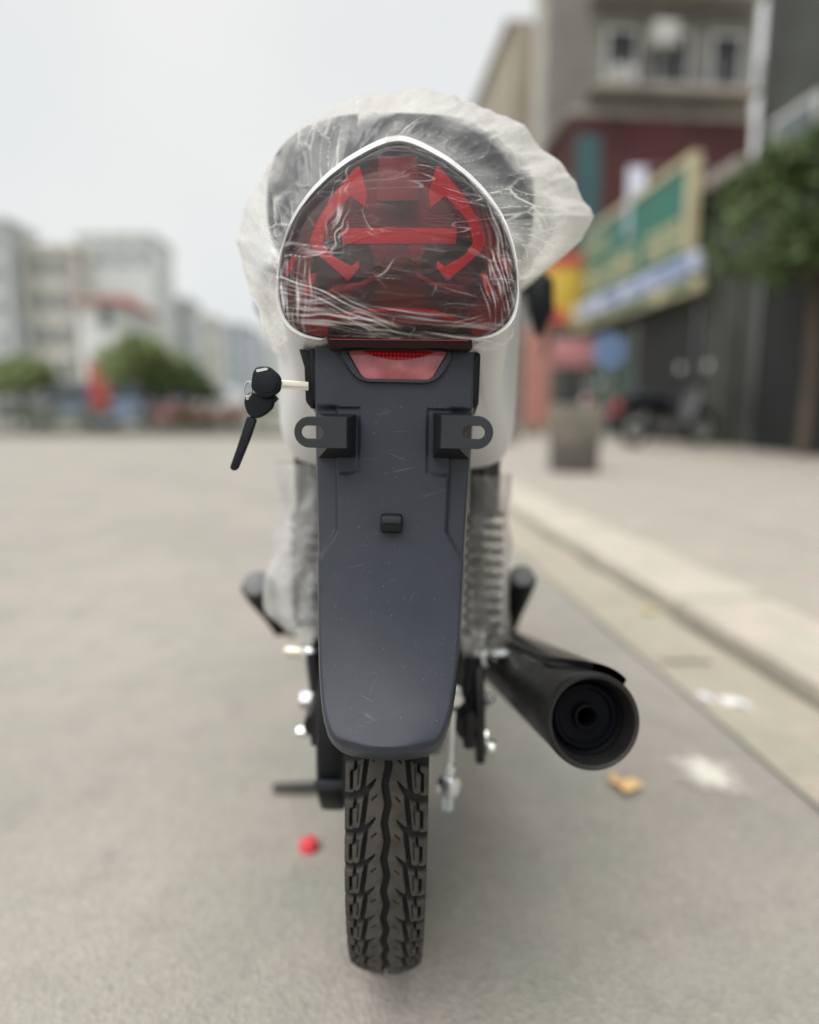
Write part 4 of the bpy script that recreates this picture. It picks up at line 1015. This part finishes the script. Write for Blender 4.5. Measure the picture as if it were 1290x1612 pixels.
rings.append(body_ring(.72, .118, .895, .66)); rings.append(body_ring(.785, .139, .885, .604, .32)); rings.append(body_ring(.80, .140, .88, .60, .30)); rings.append(body_ring(.90, .140, .87, .596, .30)); rings.append(body_ring(1.05, .125, .85, .56)); rings.append(body_ring(1.25, .095, .84, .52)); rings.append(body_ring(1.38, .06, .80, .50))
Vv = [p for r_ in rings for p in r_]; F = []; n = 160
for i in range(len(rings) - 1):
    for j in range(n): F.append((i*n+j, i*n+(j+1) % n, (i+1)*n+(j+1) % n, (i+1)*n+j))
cw = mob('tail_cowl', Vv, F, pm('cowl_white', (.74, .75, .76), .38, var=.03, vscale=3), bike, True, 60); tag(cw, 'glossy white tail cowl around the lamp')

# ---- seat
P = []
ta = np.linspace(0, 2 * math.pi, 64, endpoint=False)
for Y, hw, zt, zb in [(.700, .03, .90, .86), (.704, .085, .935, .82), (.715, .118, .955, .805), (.735, .136, .972, .80), (.77, .147, .984, .80), (.84, .153, .986, .80), (.95, .150, .972, .80), (1.08, .137, .935, .80), (1.2, .118, .905, .81), (1.34, .09, .895, .82), (1.42, .05, .90, .85), (1.43, .02, .88, .86)]:
    P.append([(hw * sup(math.cos(t), .75), Y, (zt + zb) / 2 + (zt - zb) / 2 * sup(math.sin(t), .72)) for t in ta])
npgrid('seat', np.array(P), M_seat, bike, wrap_v=True)

# ---- shocks, swingarm, running gear
def shock(sx, xt, xb):
    top = Vector((xt, .86, .60)); bot = Vector((xb, .855, .345)); d = (bot - top)
    sh = tube('shock_absorber', [top - d * .12, top + d * .26], [.021, .021], pm('shock_cover', (.05, .05, .052), .3, metal=.5), bike, 20)
    tube('damper_rod', [top + d * .27, bot], [.013, .013], M_chrome, sh, 14)
    turns, k = 9, 12; hel = []
    for i in range(turns * k + 1):
        t = i / (turns * k); a = 2 * math.pi * i / k; c = top + d * (.25 + .58 * t); hel.append(c + Vector((math.cos(a) * .023, math.sin(a) * .023, 0)))
    tube('spring', hel, .0046, pm('spring_dark', (.05, .05, .052), .35, metal=.4), sh, 7)
    lathe('spring_seat', [(.012, 0), (.028, .002), (.028, .012), (.015, .016)], top + d * .83, d, M_chrome, sh, 20)
    lathe('lower_eye', [(.0, .016), (.007, .0155), (.012, .012), (.0145, .006), (.015, -.004), (.013, -.014)], bot + Vector((0, -.006, 0)), (sx * .25, -1, .1), M_chrome, sh, 24)
    tube('lower_pin', [bot, bot + Vector((sx * .016, 0, 0))], .008, M_chrome, sh, 14)
    lathe('cap_nut', [(0, .024), (.006, .023), (.009, .016), (.0095, 0)], bot + Vector((sx * .014, -.002, 0)), (sx, 0, 0), M_brass if sx < 0 else M_chrome, sh, 12)
    return sh
shock(-1, -.114, -.111); shock(1, .113, .118)
for sx in (-1, 1):
    xx = sx * .095
    tube('swingarm', [(xx, .775, AX_Z + .002), (xx, .85, AX_Z), (sx * .085, 1.0, .30), (sx * .07, 1.32, .34)], [.016, .02, .021, .022], M_blackpaint, bike, 14)
    bl = bbox('chain_adjuster', (xx - .006, .765, AX_Z - .022), (xx + .008, .835, AX_Z + .026), M_blackpaint, bike, .004)
    lathe('bolt', [(0, .022), (.007, .021), (.0085, .015), (.0085, 0)], (xx + sx * .006, .79, AX_Z - .012), (sx, -.25, 0), M_chrome, bl, 6)
    lathe('axle_nut', [(0, .02), (.012, .02), (.014, .016), (.014, 0)], (xx + sx * .012, AX_Y, AX_Z), (sx, 0, 0), M_steel, bl, 6)
    tube('subframe_bracket', [(sx * .108, .84, .35), (sx * .10, .83, .30)], .011, M_blackpaint, bike, 10)
# left: full chain case
cc = prism('chain_case', [Vector((-.088, y, z)) for y, z in ((.715, .27), (.72, .215), (.75, .178), (.83, .165), (1.3, .20), (1.36, .26), (1.3, .36), (.85, .405), (.76, .38), (.725, .33))], (.034, 0, 0), M_blackp, bike, .008)
bbox('case_cover', (-.0885, .708, .232), (-.055, .716, .242), M_bracket, cc, .002)
# right: brake rod, arm and nut
rod = tube('brake_rod', [(.072, .742, .318), (.071, .738, .25)], .0042, M_chrome, bike, 10)
bbox('brake_arm', (.062, .742, .30), (.080, .765, .40), M_blackpaint, bike, .004)
lathe('joint_nut', [(0, -.008), (.0125, -.008), (.0135, -.004), (.0135, .006), (.009, .010), (0, .010)], (.0715, .742, .336), (.3, -1, .2), M_chrome, rod, 16)
tube('rod_tube', [(.071, .738, .25), (.070, .735, .232)], .0065, M_chrome, rod, 10)
lathe('adjuster_nut', [(.004, -.008), (.014, -.008), (.0145, .004), (.009, .012), (.004, .012)], (.070, .735, .226), (0, -.2, 1), M_chrome, rod, 8)
tube('rod_end', [(.070, .735, .218), (.0695, .733, .196)], .007, pm('bluish_zinc', (.55, .64, .66), .3, metal=.9), rod, 10)
lathe('brake_panel', [(.015, .07), (.06, .068), (.068, .06), (.068, .045), (.02, .04)], (0, AX_Y, AX_Z), (1, 0, 0), M_alu, bike, 32)
tube('axle', [(-.11, AX_Y, AX_Z), (.115, AX_Y, AX_Z)], .007, M_steel, bike, 10)
# hanging arm beside the shock on the right
hg = prism('exhaust_hanger', [Vector((.105, y, z)) for y, z in ((.81, .345), (.83, .345), (.805, .28), (.785, .235), (.765, .235), (.765, .26))], (.012, 0, 0), M_blackpaint, bike, .003)
lathe('bolt', [(0, .016), (.008, .015), (.010, .010), (.010, 0)], (.117, .785, .250), (1, -.5, 0), M_chrome, hg, 12)
lathe('bolt', [(0, .014), (.007, .013), (.008, .008), (.008, 0)], (.117, .805, .305), (1, -.5, 0), M_chrome, hg, 12)

# ---- muffler
mr_ = lp(936, 1137, .615); mf = lp(778, 1030, 1.10)
ax_ = (mr_ - mf); ML = ax_.length; ax_.normalize()
r1 = .0475; r0 = .042
prof = [(.016, -.10), (.020, -.03), (.033, .0), (r0, .03), (r0 + (r1 - r0) * .5, ML * .5), (r1, ML - .02), (r1 + .0008, ML - .012), (r1 + .0005, ML - .004), (r1 - .002, ML - .0005), (r1 - .005, ML - .002), (r1 - .0075, ML - .008), (r1 - .009, ML - .022)]
mfl = lathe('muffler', prof, mf, ax_, M_muff, bike, 72, 40)
lathe('end_plate', [(r1 - .009, ML - .024), (.034, ML - .030), (.032, ML - .026), (.029, ML - .026), (.027, ML - .031), (.013, ML - .031), (.0125, ML - .021), (.0105, ML - .0205), (.0095, ML - .022), (.0095, ML - .08), (0, ML - .08)], mf, ax_, M_muffin, mfl, 64, 30)
# heat shield riding on the upper outer side
nn = Vector((.42, -.15, .9)); nn = (nn - ax_ * nn.dot(ax_)).normalized(); bb = ax_.cross(nn)
P = []
for i in range(30):
    t = i / 29; h_ = .03 + t * (ML - .045); rr = interp(h_, [0, ML], [r0, r1]) + .0085; w0 = 1.0 * min(1, (t * 5) ** .5 + .02) * min(1, ((1 - t) * 5 + .15) ** .5)
    row = []
    for a in np.linspace(-1, 1, 17):
        an = a * w0; rq = rr - (.009 if abs(a) == 1 else 0); row.append(mf + ax_ * h_ + (nn * math.cos(an) + bb * math.sin(an)) * rq)
    P.append([tuple(v) for v in row])
npgrid('heat_shield', np.array(P), pm('heat_shield_black', (.003, .003, .0035), .28, spec=.35), mfl)
tube('exhaust_pipe', [mf - ax_ * .09, mf - ax_ * .25 + Vector((0, .05, -.05)), Vector((.11, 1.45, .17)), Vector((.08, 1.65, .22)), Vector((.05, 1.68, .35))], [.016, .016, .016, .015, .015], M_steel, mfl, 12)

# ---- passenger foot pegs folded up
def peg(cap, base, sx, w):
    c = lp(*cap); b = lp(*base); d = (c - b)
    pg = tube('foot_peg', [b, b + d * .35, b + d * .75, c - d * .03, c], [.008, .012, w * .9, w, w * .72], M_rubber, bike, 20, sx=1.15)
    n_ = Vector((0, -1, .75)).normalized()
    lathe('end_cap', [(w * .98, 0), (w * .95, .006), (w * .78, .0115), (w * .4, .014), (0, .0145)], c - n_ * .006, n_, M_capgrey, pg, 24)
    tube('pivot', [b + Vector((-sx * .02, .02, -.01)), b + d * .12], [.009, .009], M_steel, pg, 10)
    return pg
peg((405, 920, .98), (440, 995, 1.05), -1, .0235)
peg((822, 908, .98), (800, 1000, 1.05), 1, .0205)

# ---- frame, engine, front end (mostly hidden behind the fender)
tube('frame_tube', [(0, 1.0, .72), (0, 1.3, .62), (0, 1.62, .72), (0, 1.78, .86)], [.025, .03, .035, .03], M_blackpaint, bike, 12)
eng = prism('engine', [Vector((-.11, y, z)) for y, z in ((1.12, .24), (1.18, .17), (1.5, .17), (1.58, .25), (1.55, .36), (1.3, .42), (1.15, .36))], (.22, 0, 0), M_alu, bike, .02)
for i in range(6): bbox('cooling_fin', (-.07, 1.56 + i * .022, .22), (.07, 1.568 + i * .022, .36), M_alu, eng)
lathe('front_wheel', [(.205, -.024), (.228, -.026), (.215, -.01), (.215, .01), (.228, .026), (.205, .024), (.205, -.024)], (0, 2.04, .27), (1, 0, 0), M_chrome, bike, 48)
fw = bike.children[-1]
lathe('tyre', [(.228, -.022), (.25, -.032), (.28, -.031), (.296, -.018), (.30, 0), (.296, .018), (.28, .031), (.25, .032), (.228, .022)], (0, 2.04, .27), (1, 0, 0), M_tyre, fw, 64)
for i in range(16):
    a0 = 2 * math.pi * i / 16; tube('spoke', [((.02 if i % 2 else -.02), 2.04 + .03 * math.cos(a0 + .4), .27 + .03 * math.sin(a0 + .4)), (0, 2.04 + .21 * math.cos(a0), .27 + .21 * math.sin(a0))], .002, M_chrome, fw, 6)
for sx in (-1, 1): tube('fork_leg', [(sx * .085, 1.80, .80), (sx * .075, 2.04, .27)], [.02, .024], M_chrome, bike, 12)
P = []
for t in np.linspace(R(15), R(165), 16): P.append([(x, 2.04 + math.cos(t) * rr, .275 + math.sin(t) * rr) for x, rr in ((-.05, .285), (-.045, .31), (0, .322), (.045, .31), (.05, .285))])
npgrid('front_fender', np.array(P), M_white, bike)
P = []
for z, hw, y in ((.30, .10, 1.70), (.42, .15, 1.68), (.6, .155, 1.69), (.78, .13, 1.74), (.90, .10, 1.78)):
    P.append([(hw * u_, y + .10 * (1 - u_ * u_), z) for u_ in np.linspace(-1, 1, 13)])
npgrid('leg_shield', np.array(P), M_white, bike)
tube('handlebar', [(-.29, 1.60, .955), (-.16, 1.66, .98), (0, 1.72, .97), (.16, 1.66, .98), (.29, 1.60, .955)], .012, M_blackpaint, bike, 10)
lathe('headlight_cowl', [(0, .13), (.07, .12), (.10, .06), (.11, 0), (.09, -.08), (0, -.11)], (0, 1.83, .93), (0, 1, 0), M_white, bike, 28)
for sx in (-1, 1):
    gx = .30 * sx; cx = gx + (.012 if sx > 0 else 0)
    tube('grip', [(sx * .20, 1.64, .972), (gx, 1.595, .955), (gx + sx * .028, 1.58, .94)], [.018, .018, .02], M_rubber, bike, 14)
    # drooping end of the lever and its dark cover
    tube('lever_cover', [(sx * .27, 1.59, 1.0), (sx * .305, 1.575, .955), (sx * .312, 1.57, .895), (sx * .306, 1.57, .842)], [.02, .036, .030, .006], M_blackp, bike, 14, sx=1.1)
# side stand
sst = tube('side_stand', [(-.08, 1.16, .26), (-.118, 1.14, .06), (-.122, 1.135, -.018)], [.012, .011, .011], M_blackpaint, bike, 10)
q = lp(432, 1222, 1.13)
tube('stand_foot', [(-.118, 1.135, -.023), (-.18, 1.13, -.0235), (-.225, 1.128, -.023)], [.0065, .0065, .005], M_blackpaint, sst, 8, sx=2.0)

# ================================================================== KEYS
def disc_outline(c, u, v, pts): return [c + u * a + v * b for a, b in pts]
# key pushed into the seat lock
kY = .605
kr = empty('ignition_key', tuple(wp(418, 605, kY))); tag(kr, 'black headed key pushed into the seat lock, metal blade showing', 'key', 'keys on the seat lock')
def loc(px, py, Y, o): return wp(px, py, Y) - Vector(o.location)
hd_ = rounded([Vector((a, b)) for a, b in ((397, 586), (403, 577), (423, 576), (439, 590), (443, 601), (440, 616), (425, 626), (408, 624), (394, 611))], 6, 3)
prism('key_head', [loc(p.x, p.y, kY - .004, kr) for p in hd_], (0, .009, 0), M_keyplastic, kr, .002)
inn = [Vector((418 + (p.x - 418) * .78, 603 + (p.y - 603) * .72)) for p in hd_]
prism('head_inlay', [loc(p.x, p.y, kY - .0052, kr) for p in inn], (0, .002, 0), M_keyplastic, kr, .0008)
# loop on the upper edge with a slot
lo = [(397, 592), (396, 584), (402, 578), (422, 575), (424, 580), (424, 583.5), (403, 587)]
slot = rounded([Vector((403, 581.5)), Vector((421, 578.3)), Vector((422, 582.2)), Vector((404, 586))], 2, 2)
prism('head_slot', [loc(p.x, p.y, kY - .0058, kr) for p in slot], (0, .0015, 0), pm('slot_pale', (.62, .64, .65), .5), kr)
bl = prism('key_blade', [loc(a, b, kY - .001, kr) for a, b in ((441, 598), (486, 601), (486, 615), (441, 611))], (0, .0022, 0), M_brass, kr, .0004)
prism('blade_groove', [loc(a, b, kY - .0016, kr) for a, b in ((446, 606.5), (484, 608.5), (484, 611), (446, 609))], (0, .0008, 0), M_steel, bl)
# spare key hanging from the first
sY = .612
sk = empty('spare_key', tuple(wp(405, 640, sY))); tag(sk, 'black spare key in a plastic sleeve hanging below the first key', 'key', 'keys on the seat lock')
sh_ = rounded([Vector((a, b)) for a, b in ((386, 622), (394, 616), (414, 622), (432, 624), (430, 642), (415, 655), (401, 660), (389, 652), (383, 634))], 6, 3)
prism('key_head', [loc(p.x, p.y, sY, sk) for p in sh_], (0, .008, 0), M_keyplastic, sk, .002)
shf = rounded([Vector((a, b)) for a, b in ((389, 654), (404, 660), (394, 690), (374, 739), (367, 742), (361, 737), (372, 706))], 4, 3)
prism('blade_sleeve', [loc(p.x, p.y, sY + .0012, sk) for p in shf], (0, .0056, 0), M_keyplastic, sk, .0015)
hole = rounded([Vector((387, 623)), Vector((392, 620)), Vector((392.5, 628)), Vector((388, 630))], 2, 2)
prism('head_hole', [loc(p.x, p.y, sY - .001, sk) for p in hole], (0, .0012, 0), pm('slot_pale', (.62, .64, .65), .5), sk)
rg = []
cc_ = wp(391, 613, .608)
for i in range(25):
    a = 2 * math.pi * i / 24; rg.append(cc_ + Vector((.0035 * math.cos(a), .003 * math.sin(a), .007 * math.sin(a))) - Vector(sk.location))
tube('split_ring', rg, .0008, M_steel, sk, 6)
Vt, Ft = tubegeo([loc(430, 622, sY, sk), loc(436, 628, sY, sk), loc(430, 632, sY, sk)], .002, 6)
mob('cable_tie', Vt, Ft, M_keyplastic, sk)

# ================================================================== POLYTHENE
def fbm(p, o=3): 
    s_ = 0; a = 1
    for i in range(o): s_ += a * noise.noise(p); p = p * 2.1; a *= .5
    return s_
def ridge(p): return 1 - abs(noise.noise(p)) * 2
# bag over the seat: from the lamp rim outwards over the silhouette and forward
bag_out = [(432, 556), (420, 520), (404, 476), (386, 430), (376, 380), (386, 330), (405, 284), (440, 232), (475, 203), (540, 164), (600, 146), (650, 140), (705, 146), (750, 160), (806, 190), (862, 236), (888, 266), (916, 306), (934, 340), (916, 376), (882, 408), (850, 428), (822, 440)]
bag_in = [(446, 540), (444, 505), (441, 470), (440, 440), (440, 405), (447, 380), (460, 352), (484, 318), (508, 288), (545, 250), (590, 220), (625, 210), (665, 216), (700, 236), (735, 268), (765, 300), (785, 325), (800, 352), (812, 385), (818, 410), (819, 425), (818, 432), (815, 440)]
def creased(p, w):
    """facets (0..~1) and crease lines (0..1) of a crumpled sheet"""
    d = noise.voronoi(p)[0]; return d[0], max(0.0, 1 - (d[1] - d[0]) / w)
nT, nS = 400, 150
bo = resample([Vector(p) for p in bag_out], nT, False); bi = [Vector((627, 405)).lerp(p, .955) for p in resample([Vector(p) for p in bag_in], nT, False)]
P = np.zeros((nT, nS, 3)); GA = np.zeros((nT, nS))
for i in range(nT):
    o_, i_ = bo[i], bi[i]; ft = i / nT
    for j in range(nS):
        s_ = j / (nS - 1) * 2.0
        if s_ <= 1:
            e = s_; p2 = i_.lerp(o_, e); Y = interp(i_.y, [205, 300, 420, 560], [.688, .662, .638, .632]) * (1 - e) + .735 * e - .040 * (1 - e) * min(1, max(0, (ft - .50) / .06))
            Y -= .018 * math.sin(math.pi * e)
            q = wp(p2.x, p2.y, Y)
        else:
            e = s_ - 1; q0 = wp(o_.x, o_.y, .735); c = Vector((BX + .018, 0, .89))
            q = Vector((c.x + (q0.x - c.x) * (1 - .22 * e * e), .735 + .42 * e, c.z + (q0.z - c.z) * (1 - .25 * e * e)))
        n_ = Vector((q.x - BX, -.10, q.z - .85)).normalized()
        u_ = ft * 26
        f1 = noise.noise(Vector((u_ * .5, s_ * 1.3, 3.1))) * .006
        wx = noise.noise(Vector((u_ * .6, s_ * 2, 1.1))) * .6
        c1, l1 = creased(Vector((u_ * .62 + wx, s_ * .9 - u_ * .22, 8.2)), .055); c2, l2 = creased(Vector((u_ * 1.3 - s_ * 1.6, s_ * 1.5 + wx, 2.2)), .06); c3, l3 = creased(Vector((u_ * 3.0 + s_ * 2, s_ * 2.5 + wx * 2, 4.9)), .10)
        env = min(1, s_ * 3 + .10)
        q += n_ * ((f1 + (c1 - .4) * .007 + (c2 - .4) * .0035 + (c3 - .4) * .0014) * env)
        P[i, j] = q
        cream = min(1, max(0, (s_ - (.50 if ft > .45 else .68)) / .22)) * (1.0 if ft > .45 else .5) * (1 if s_ < 1.3 else .6)
        vis = min(1, max(0, .35 + 1.6 * noise.noise(Vector((u_ * .45, s_ * 1.4, 4)))))
        GA[i, j] = cream + .9 * l1 * l1 * vis + .65 * l2 * l2 * vis + .10 * l3 * vis + .30 * max(0, noise.noise(Vector((u_ * .7, s_ * 2.5, 9)))) + .22 * max(0, 1 - s_ / .3) * (1 if ft > .5 else 0) + (.3 if ft < .14 else 0) + (.25 if ft > .86 else 0)
bagr = npgrid('plastic_bag', P, M_bag)
set_gather(bagr, GA); tag(bagr, 'crumpled milky plastic bag pulled over the seat behind the tail light', 'bag')
# cling film over the lamp
nT, nS = 420, 150
P = np.zeros((nT, nS, 3)); GA = np.zeros((nT, nS))
FO = resample([Vector((p.x, p.y)) for p in OUT], nT)
for i in range(nT):
    p = FO[i]
    for j in range(nS):
        s_ = .004 + j / (nS - 1) * 1.055
        dx, py = p.x * s_, LCY + (p.y - LCY) * s_
        if p.y > 500 and s_ > .95:      # loose lower hem, sagging to the right
            py += (s_ - .95) * 10 * max(0, (p.x + 40) / 160) * 14
        out = bul(min(s_, 1)) + .0022 if s_ < 1 else .0022 - (s_ - 1) * .22
        q = lamp_pt(dx, py, out)
        cx, cyp = dx * .012, py * .012
        edge = .35 + .65 * min(1, max(0, (abs(dx) / 160)) ** 2 + max(0, (py - 430) / 80))
        wx = noise.noise(Vector((cx * 1.2, cyp * 1.2, 5))) * .8
        c1, l1 = creased(Vector((cx * .55 + wx * .6, cyp * 2.4 + wx * .4, 1.7)), .03); c2, l2 = creased(Vector((cx * .8 + cyp * .4, cyp * 4.2 - cx * .5 + wx * .7, 6.1)), .045); c3, l3 = creased(Vector((cx * 5.5, cyp * 7.5 + wx * 2, 4.4)), .12)
        w = ((c1 - .4) * .0016 + (c2 - .4) * .0012 + (c3 - .4) * .0004) * min(1, s_ * 2.5)
        P[i, j] = (q.x, q.y - w * edge * 1.2, q.z)
        def lines(along, perp, k1, k2, seed):
            perp += 5 * noise.noise(Vector((along * .02, perp * .03, seed + 20)))
            return max(0.0, .15 + 1.5 * noise.noise(Vector((along * k1, perp * k2, seed)))) ** 1.3
        def band(v): return max(0.0, 1 - abs(v))
        g_ = 0.0
        pr = (py - 514) - dx * .11                                   # gathered hem running to the lower right
        g_ += .9 * band(pr / 26) ** .6 * lines(dx, pr, .012, .22, 1) * (1 if dx > -150 else .5)
        pr = (py - 452) - (dx + 165) * .42                           # pulled strip, lower corner on the key side
        g_ += .8 * band(pr / 22) ** .6 * lines(dx, pr, .012, .26, 2) * min(1, max(0, (10 - dx) / 60))
        d2 = math.hypot((dx + 160) / 40, (py - 470) / 62); g_ += .7 * max(0, 1 - d2) ** .5 * lines(py, dx, .02, .20, 3)
        d2 = math.hypot((dx - 160) / 36, (py - 455) / 62); g_ += .8 * max(0, 1 - d2) ** .5 * lines(py + dx * .6, dx - py * .3, .03, .22, 4)
        wd = 7 + max(0, (py - 262)) * .20                            # crumpled tuck
        if 262 < py < 418: g_ += .6 * band((dx + 90 + (py - 340) * .10) / wd) * lines(py, dx + py * .35 + 9 * noise.noise(Vector((dx * .05, py * .05, 3))), .03, .20, 5) * min(1, (418 - py) / 40)
        pr = (py - 398) - (dx + 150) * .18
        if -186 < dx < -50: g_ += .40 * band(pr / 18) * lines(dx, pr, .02, .25, 6) * min(1, (-50 - dx) / 50)
        if dx > 90 and 290 < py < 450: g_ += .40 * band((dx - 150 - (py - 370) * .22) / 24) * lines(py, dx - py * .22, .012, .22, 7)
        g_ += .45 * max(0, (s_ - .93) / .08) * lines(dx + py, s_ * 60, .05, .5, 8) * (1 if py > 300 else .5)
        GA[i, j] = min(1.2, g_ + (.38 * l1 * l1 + .10 * l2) * min(1, max(0, .1 + 3 * noise.noise(Vector((cx * 1.3, cyp * 2.2, 2))))) + .025 * (1 if py > 400 else .3))
# into world space (the film is its own thing)
cL, sL = math.cos(LEAN), math.sin(LEAN)
W = P.copy(); W[..., 0] = cL * P[..., 0] + sL * P[..., 2] + BX; W[..., 2] = -sL * P[..., 0] + cL * P[..., 2] + DZ
film = npgrid('cling_film', W, M_film, wrap_u=True)
set_gather(film, GA); tag(film, 'clear crinkled cling film stretched over the red tail light', 'film')
# wraps around the shock absorbers
def wrap(name, x0, zs, rs, mat, label, seed, amp):
    ctrY = .857; nT, nS = 90, 110; P = np.zeros((nS, nT, 3))
    for j in range(nS):
        t = j / (nS - 1); z = zs[0] + (zs[-1] - zs[0]) * t; r = interp(z, zs[::-1], rs[::-1]); xc = interp(z, zs[::-1], x0[::-1])
        for i in range(nT):
            a = 2 * math.pi * i / nT; d = Vector((math.cos(a), math.sin(a), 0)); q = Vector((xc, ctrY, z))
            w = noise.noise(Vector((d.x * 1.4 + seed, d.y * 1.4, z * 14))) * amp + (creased(Vector((d.x * 1.6, d.y * 1.6 + seed, z * 24)), .1)[0] - .4) * amp * .7
            q += d * (r + w); P[j, i] = (cL * q.x + sL * q.z + BX, q.y, -sL * q.x + cL * q.z + DZ)
    o = npgrid(name, P, mat, wrap_v=True); tag(o, label, 'wrap', 'plastic wraps on the shock absorbers'); return o
wrap('shock_wrap', [-.119, -.121, -.126, -.126, -.116], [.60, .52, .46, .40, .372], [.032, .032, .038, .041, .026], M_bubble, 'whitish bubble wrap around the shock absorber on the side of the keys', 1.3, .016)
wrap('shock_wrap', [.116, .116, .117, .118, .118, .118], [.59, .55, .50, .43, .385, .352], [.030, .031, .033, .035, .036, .028], M_bubble_clear, 'greyish clear wrap around the shock absorber above the muffler', 5.9, .011)

# ================================================================== LITTER
p = gp(487, 1336); rc = empty('bottle_cap', (p.x, p.y, .0)); tag(rc, 'red plastic bottle cap lying on the road', 'cap')
M_redcap = pm('red_cap', (.75, .07, .09), .4, var=.08, vscale=60)
V_, F_ = [], []
prof = [(0, .017), (.0105, .0168), (.0135, .015), (.0148, .010), (.0150, .001), (.0135, .001), (.013, .012)]
cp = lathe('cap', prof, (0, 0, 0), (0, 0, 1), M_redcap, rc, 40, 40)
lathe('seal_ring', [(.0152, .0), (.0162, .0012), (.0160, .0042), (.0152, .0048)], (0, 0, 0), (0, 0, 1), M_redcap, rc, 40)
# curled dry leaf
p = gp(988, 1236); P = []
for i in range(15):
    t = i / 14 * 2 - 1; hw = .020 * (1 - t * t) ** .6 + .0004
    P.append([(t * .032, hw * u_ * (1 + .5 * math.sin(t * 5)) - .022 * (1 - t * t), .003 + .010 * u_ * u_ * (1 - t * t) + .008 * t * t) for u_ in np.linspace(-1, 1, 9)])
lf = npgrid('dry_leaf', np.array(P), pm('dry_leaf', (.72, .44, .17), .6, col2=(.80, .60, .32), vscale=60)); lf.location = (p.x, p.y, .001); lf.rotation_euler = (0, 0, R(-32))
tag(lf, 'curled orange dry leaf on the road under the muffler', 'leaf')
p = gp(1022, 965); P = []
for i in range(11):
    t = i / 10 * 2 - 1; hw = .02 * (1 - t * t) ** .6 + .0004
    P.append([(t * .03, hw * u_, .008 + .006 * u_ * u_ + .004 * t * t) for u_ in np.linspace(-1, 1, 7)])
lf2 = npgrid('dry_leaf', np.array(P), pm('yellow_leaf', (.60, .56, .26), .6, col2=(.5, .47, .2), vscale=60)); lf2.location = (p.x, p.y, .0); lf2.rotation_euler = (0, 0, R(50))
tag(lf2, 'small yellowish leaf in the gutter beside the kerb', 'leaf')
# paper strip
p = gp(1132, 1107); P = []
for i in range(20):
    t = i / 19 * 2 - 1; P.append([(t * .062, .019 * u_ + .004 * math.sin(t * 3), .006 + .003 * math.sin(t * 5 + u_)) for u_ in np.linspace(-1, 1, 4)])
ps = npgrid('paper_strip', np.array(P), pm('white_paper', (.88, .90, .93), .6, var=.03)); ps.location = (p.x + .02, p.y, .0); ps.rotation_euler = (0, 0, R(-32))
tag(ps, 'torn white paper strip lying on the road by the gutter', 'paper')
for (px, py, s_, nm) in ((1035, 1042, .05, 0),):
    p = gp(px + 45, py, .005); P = []
    for i in range(10):
        t = i / 9 * 2 - 1; P.append([(t * .07, .011 * u_, .008 + .002 * math.sin(t * 4 + u_)) for u_ in np.linspace(-1, 1, 3)])
    tw = npgrid('cardboard_scrap', np.array(P), pm('brown_scrap', (.20, .17, .14), .8, var=.15, vscale=30)); tw.location = (p.x, p.y, 0); tag(tw, 'flat brown cardboard scrap in the gutter beside the kerb', 'scrap')
# small pebbles on the near road
M_peb = pm('pebble', (.34, .32, .28), .9, col2=(.5, .47, .42), vscale=40)
Vv = []; F = []
for i in range(900):
    x = random.uniform(-1.6, 1.2); y = random.uniform(.55, 3.2); r = random.choice((.0012, .0016, .002, .003)) 
    if (Vector((x, y, 0)) - B).dot(N) > -.02: continue
    k_ = len(Vv); a0 = random.random() * 6
    for a in range(5): Vv.append((x + r * math.cos(a0 + a * 1.257) * random.uniform(.7, 1.3), y + r * math.sin(a0 + a * 1.257), .0005))
    Vv.append((x, y, r * .9 + .002)); F += [(k_ + a, k_ + (a + 1) % 5, k_ + 5) for a in range(5)]
tag(mob('grit', Vv, F, M_peb, None, False), 'loose grit scattered over the road surface', 'grit', kind='stuff')
print('tris', sum(len(o.data.polygons) * 2 for o in bpy.data.objects if o.type == 'MESH'))
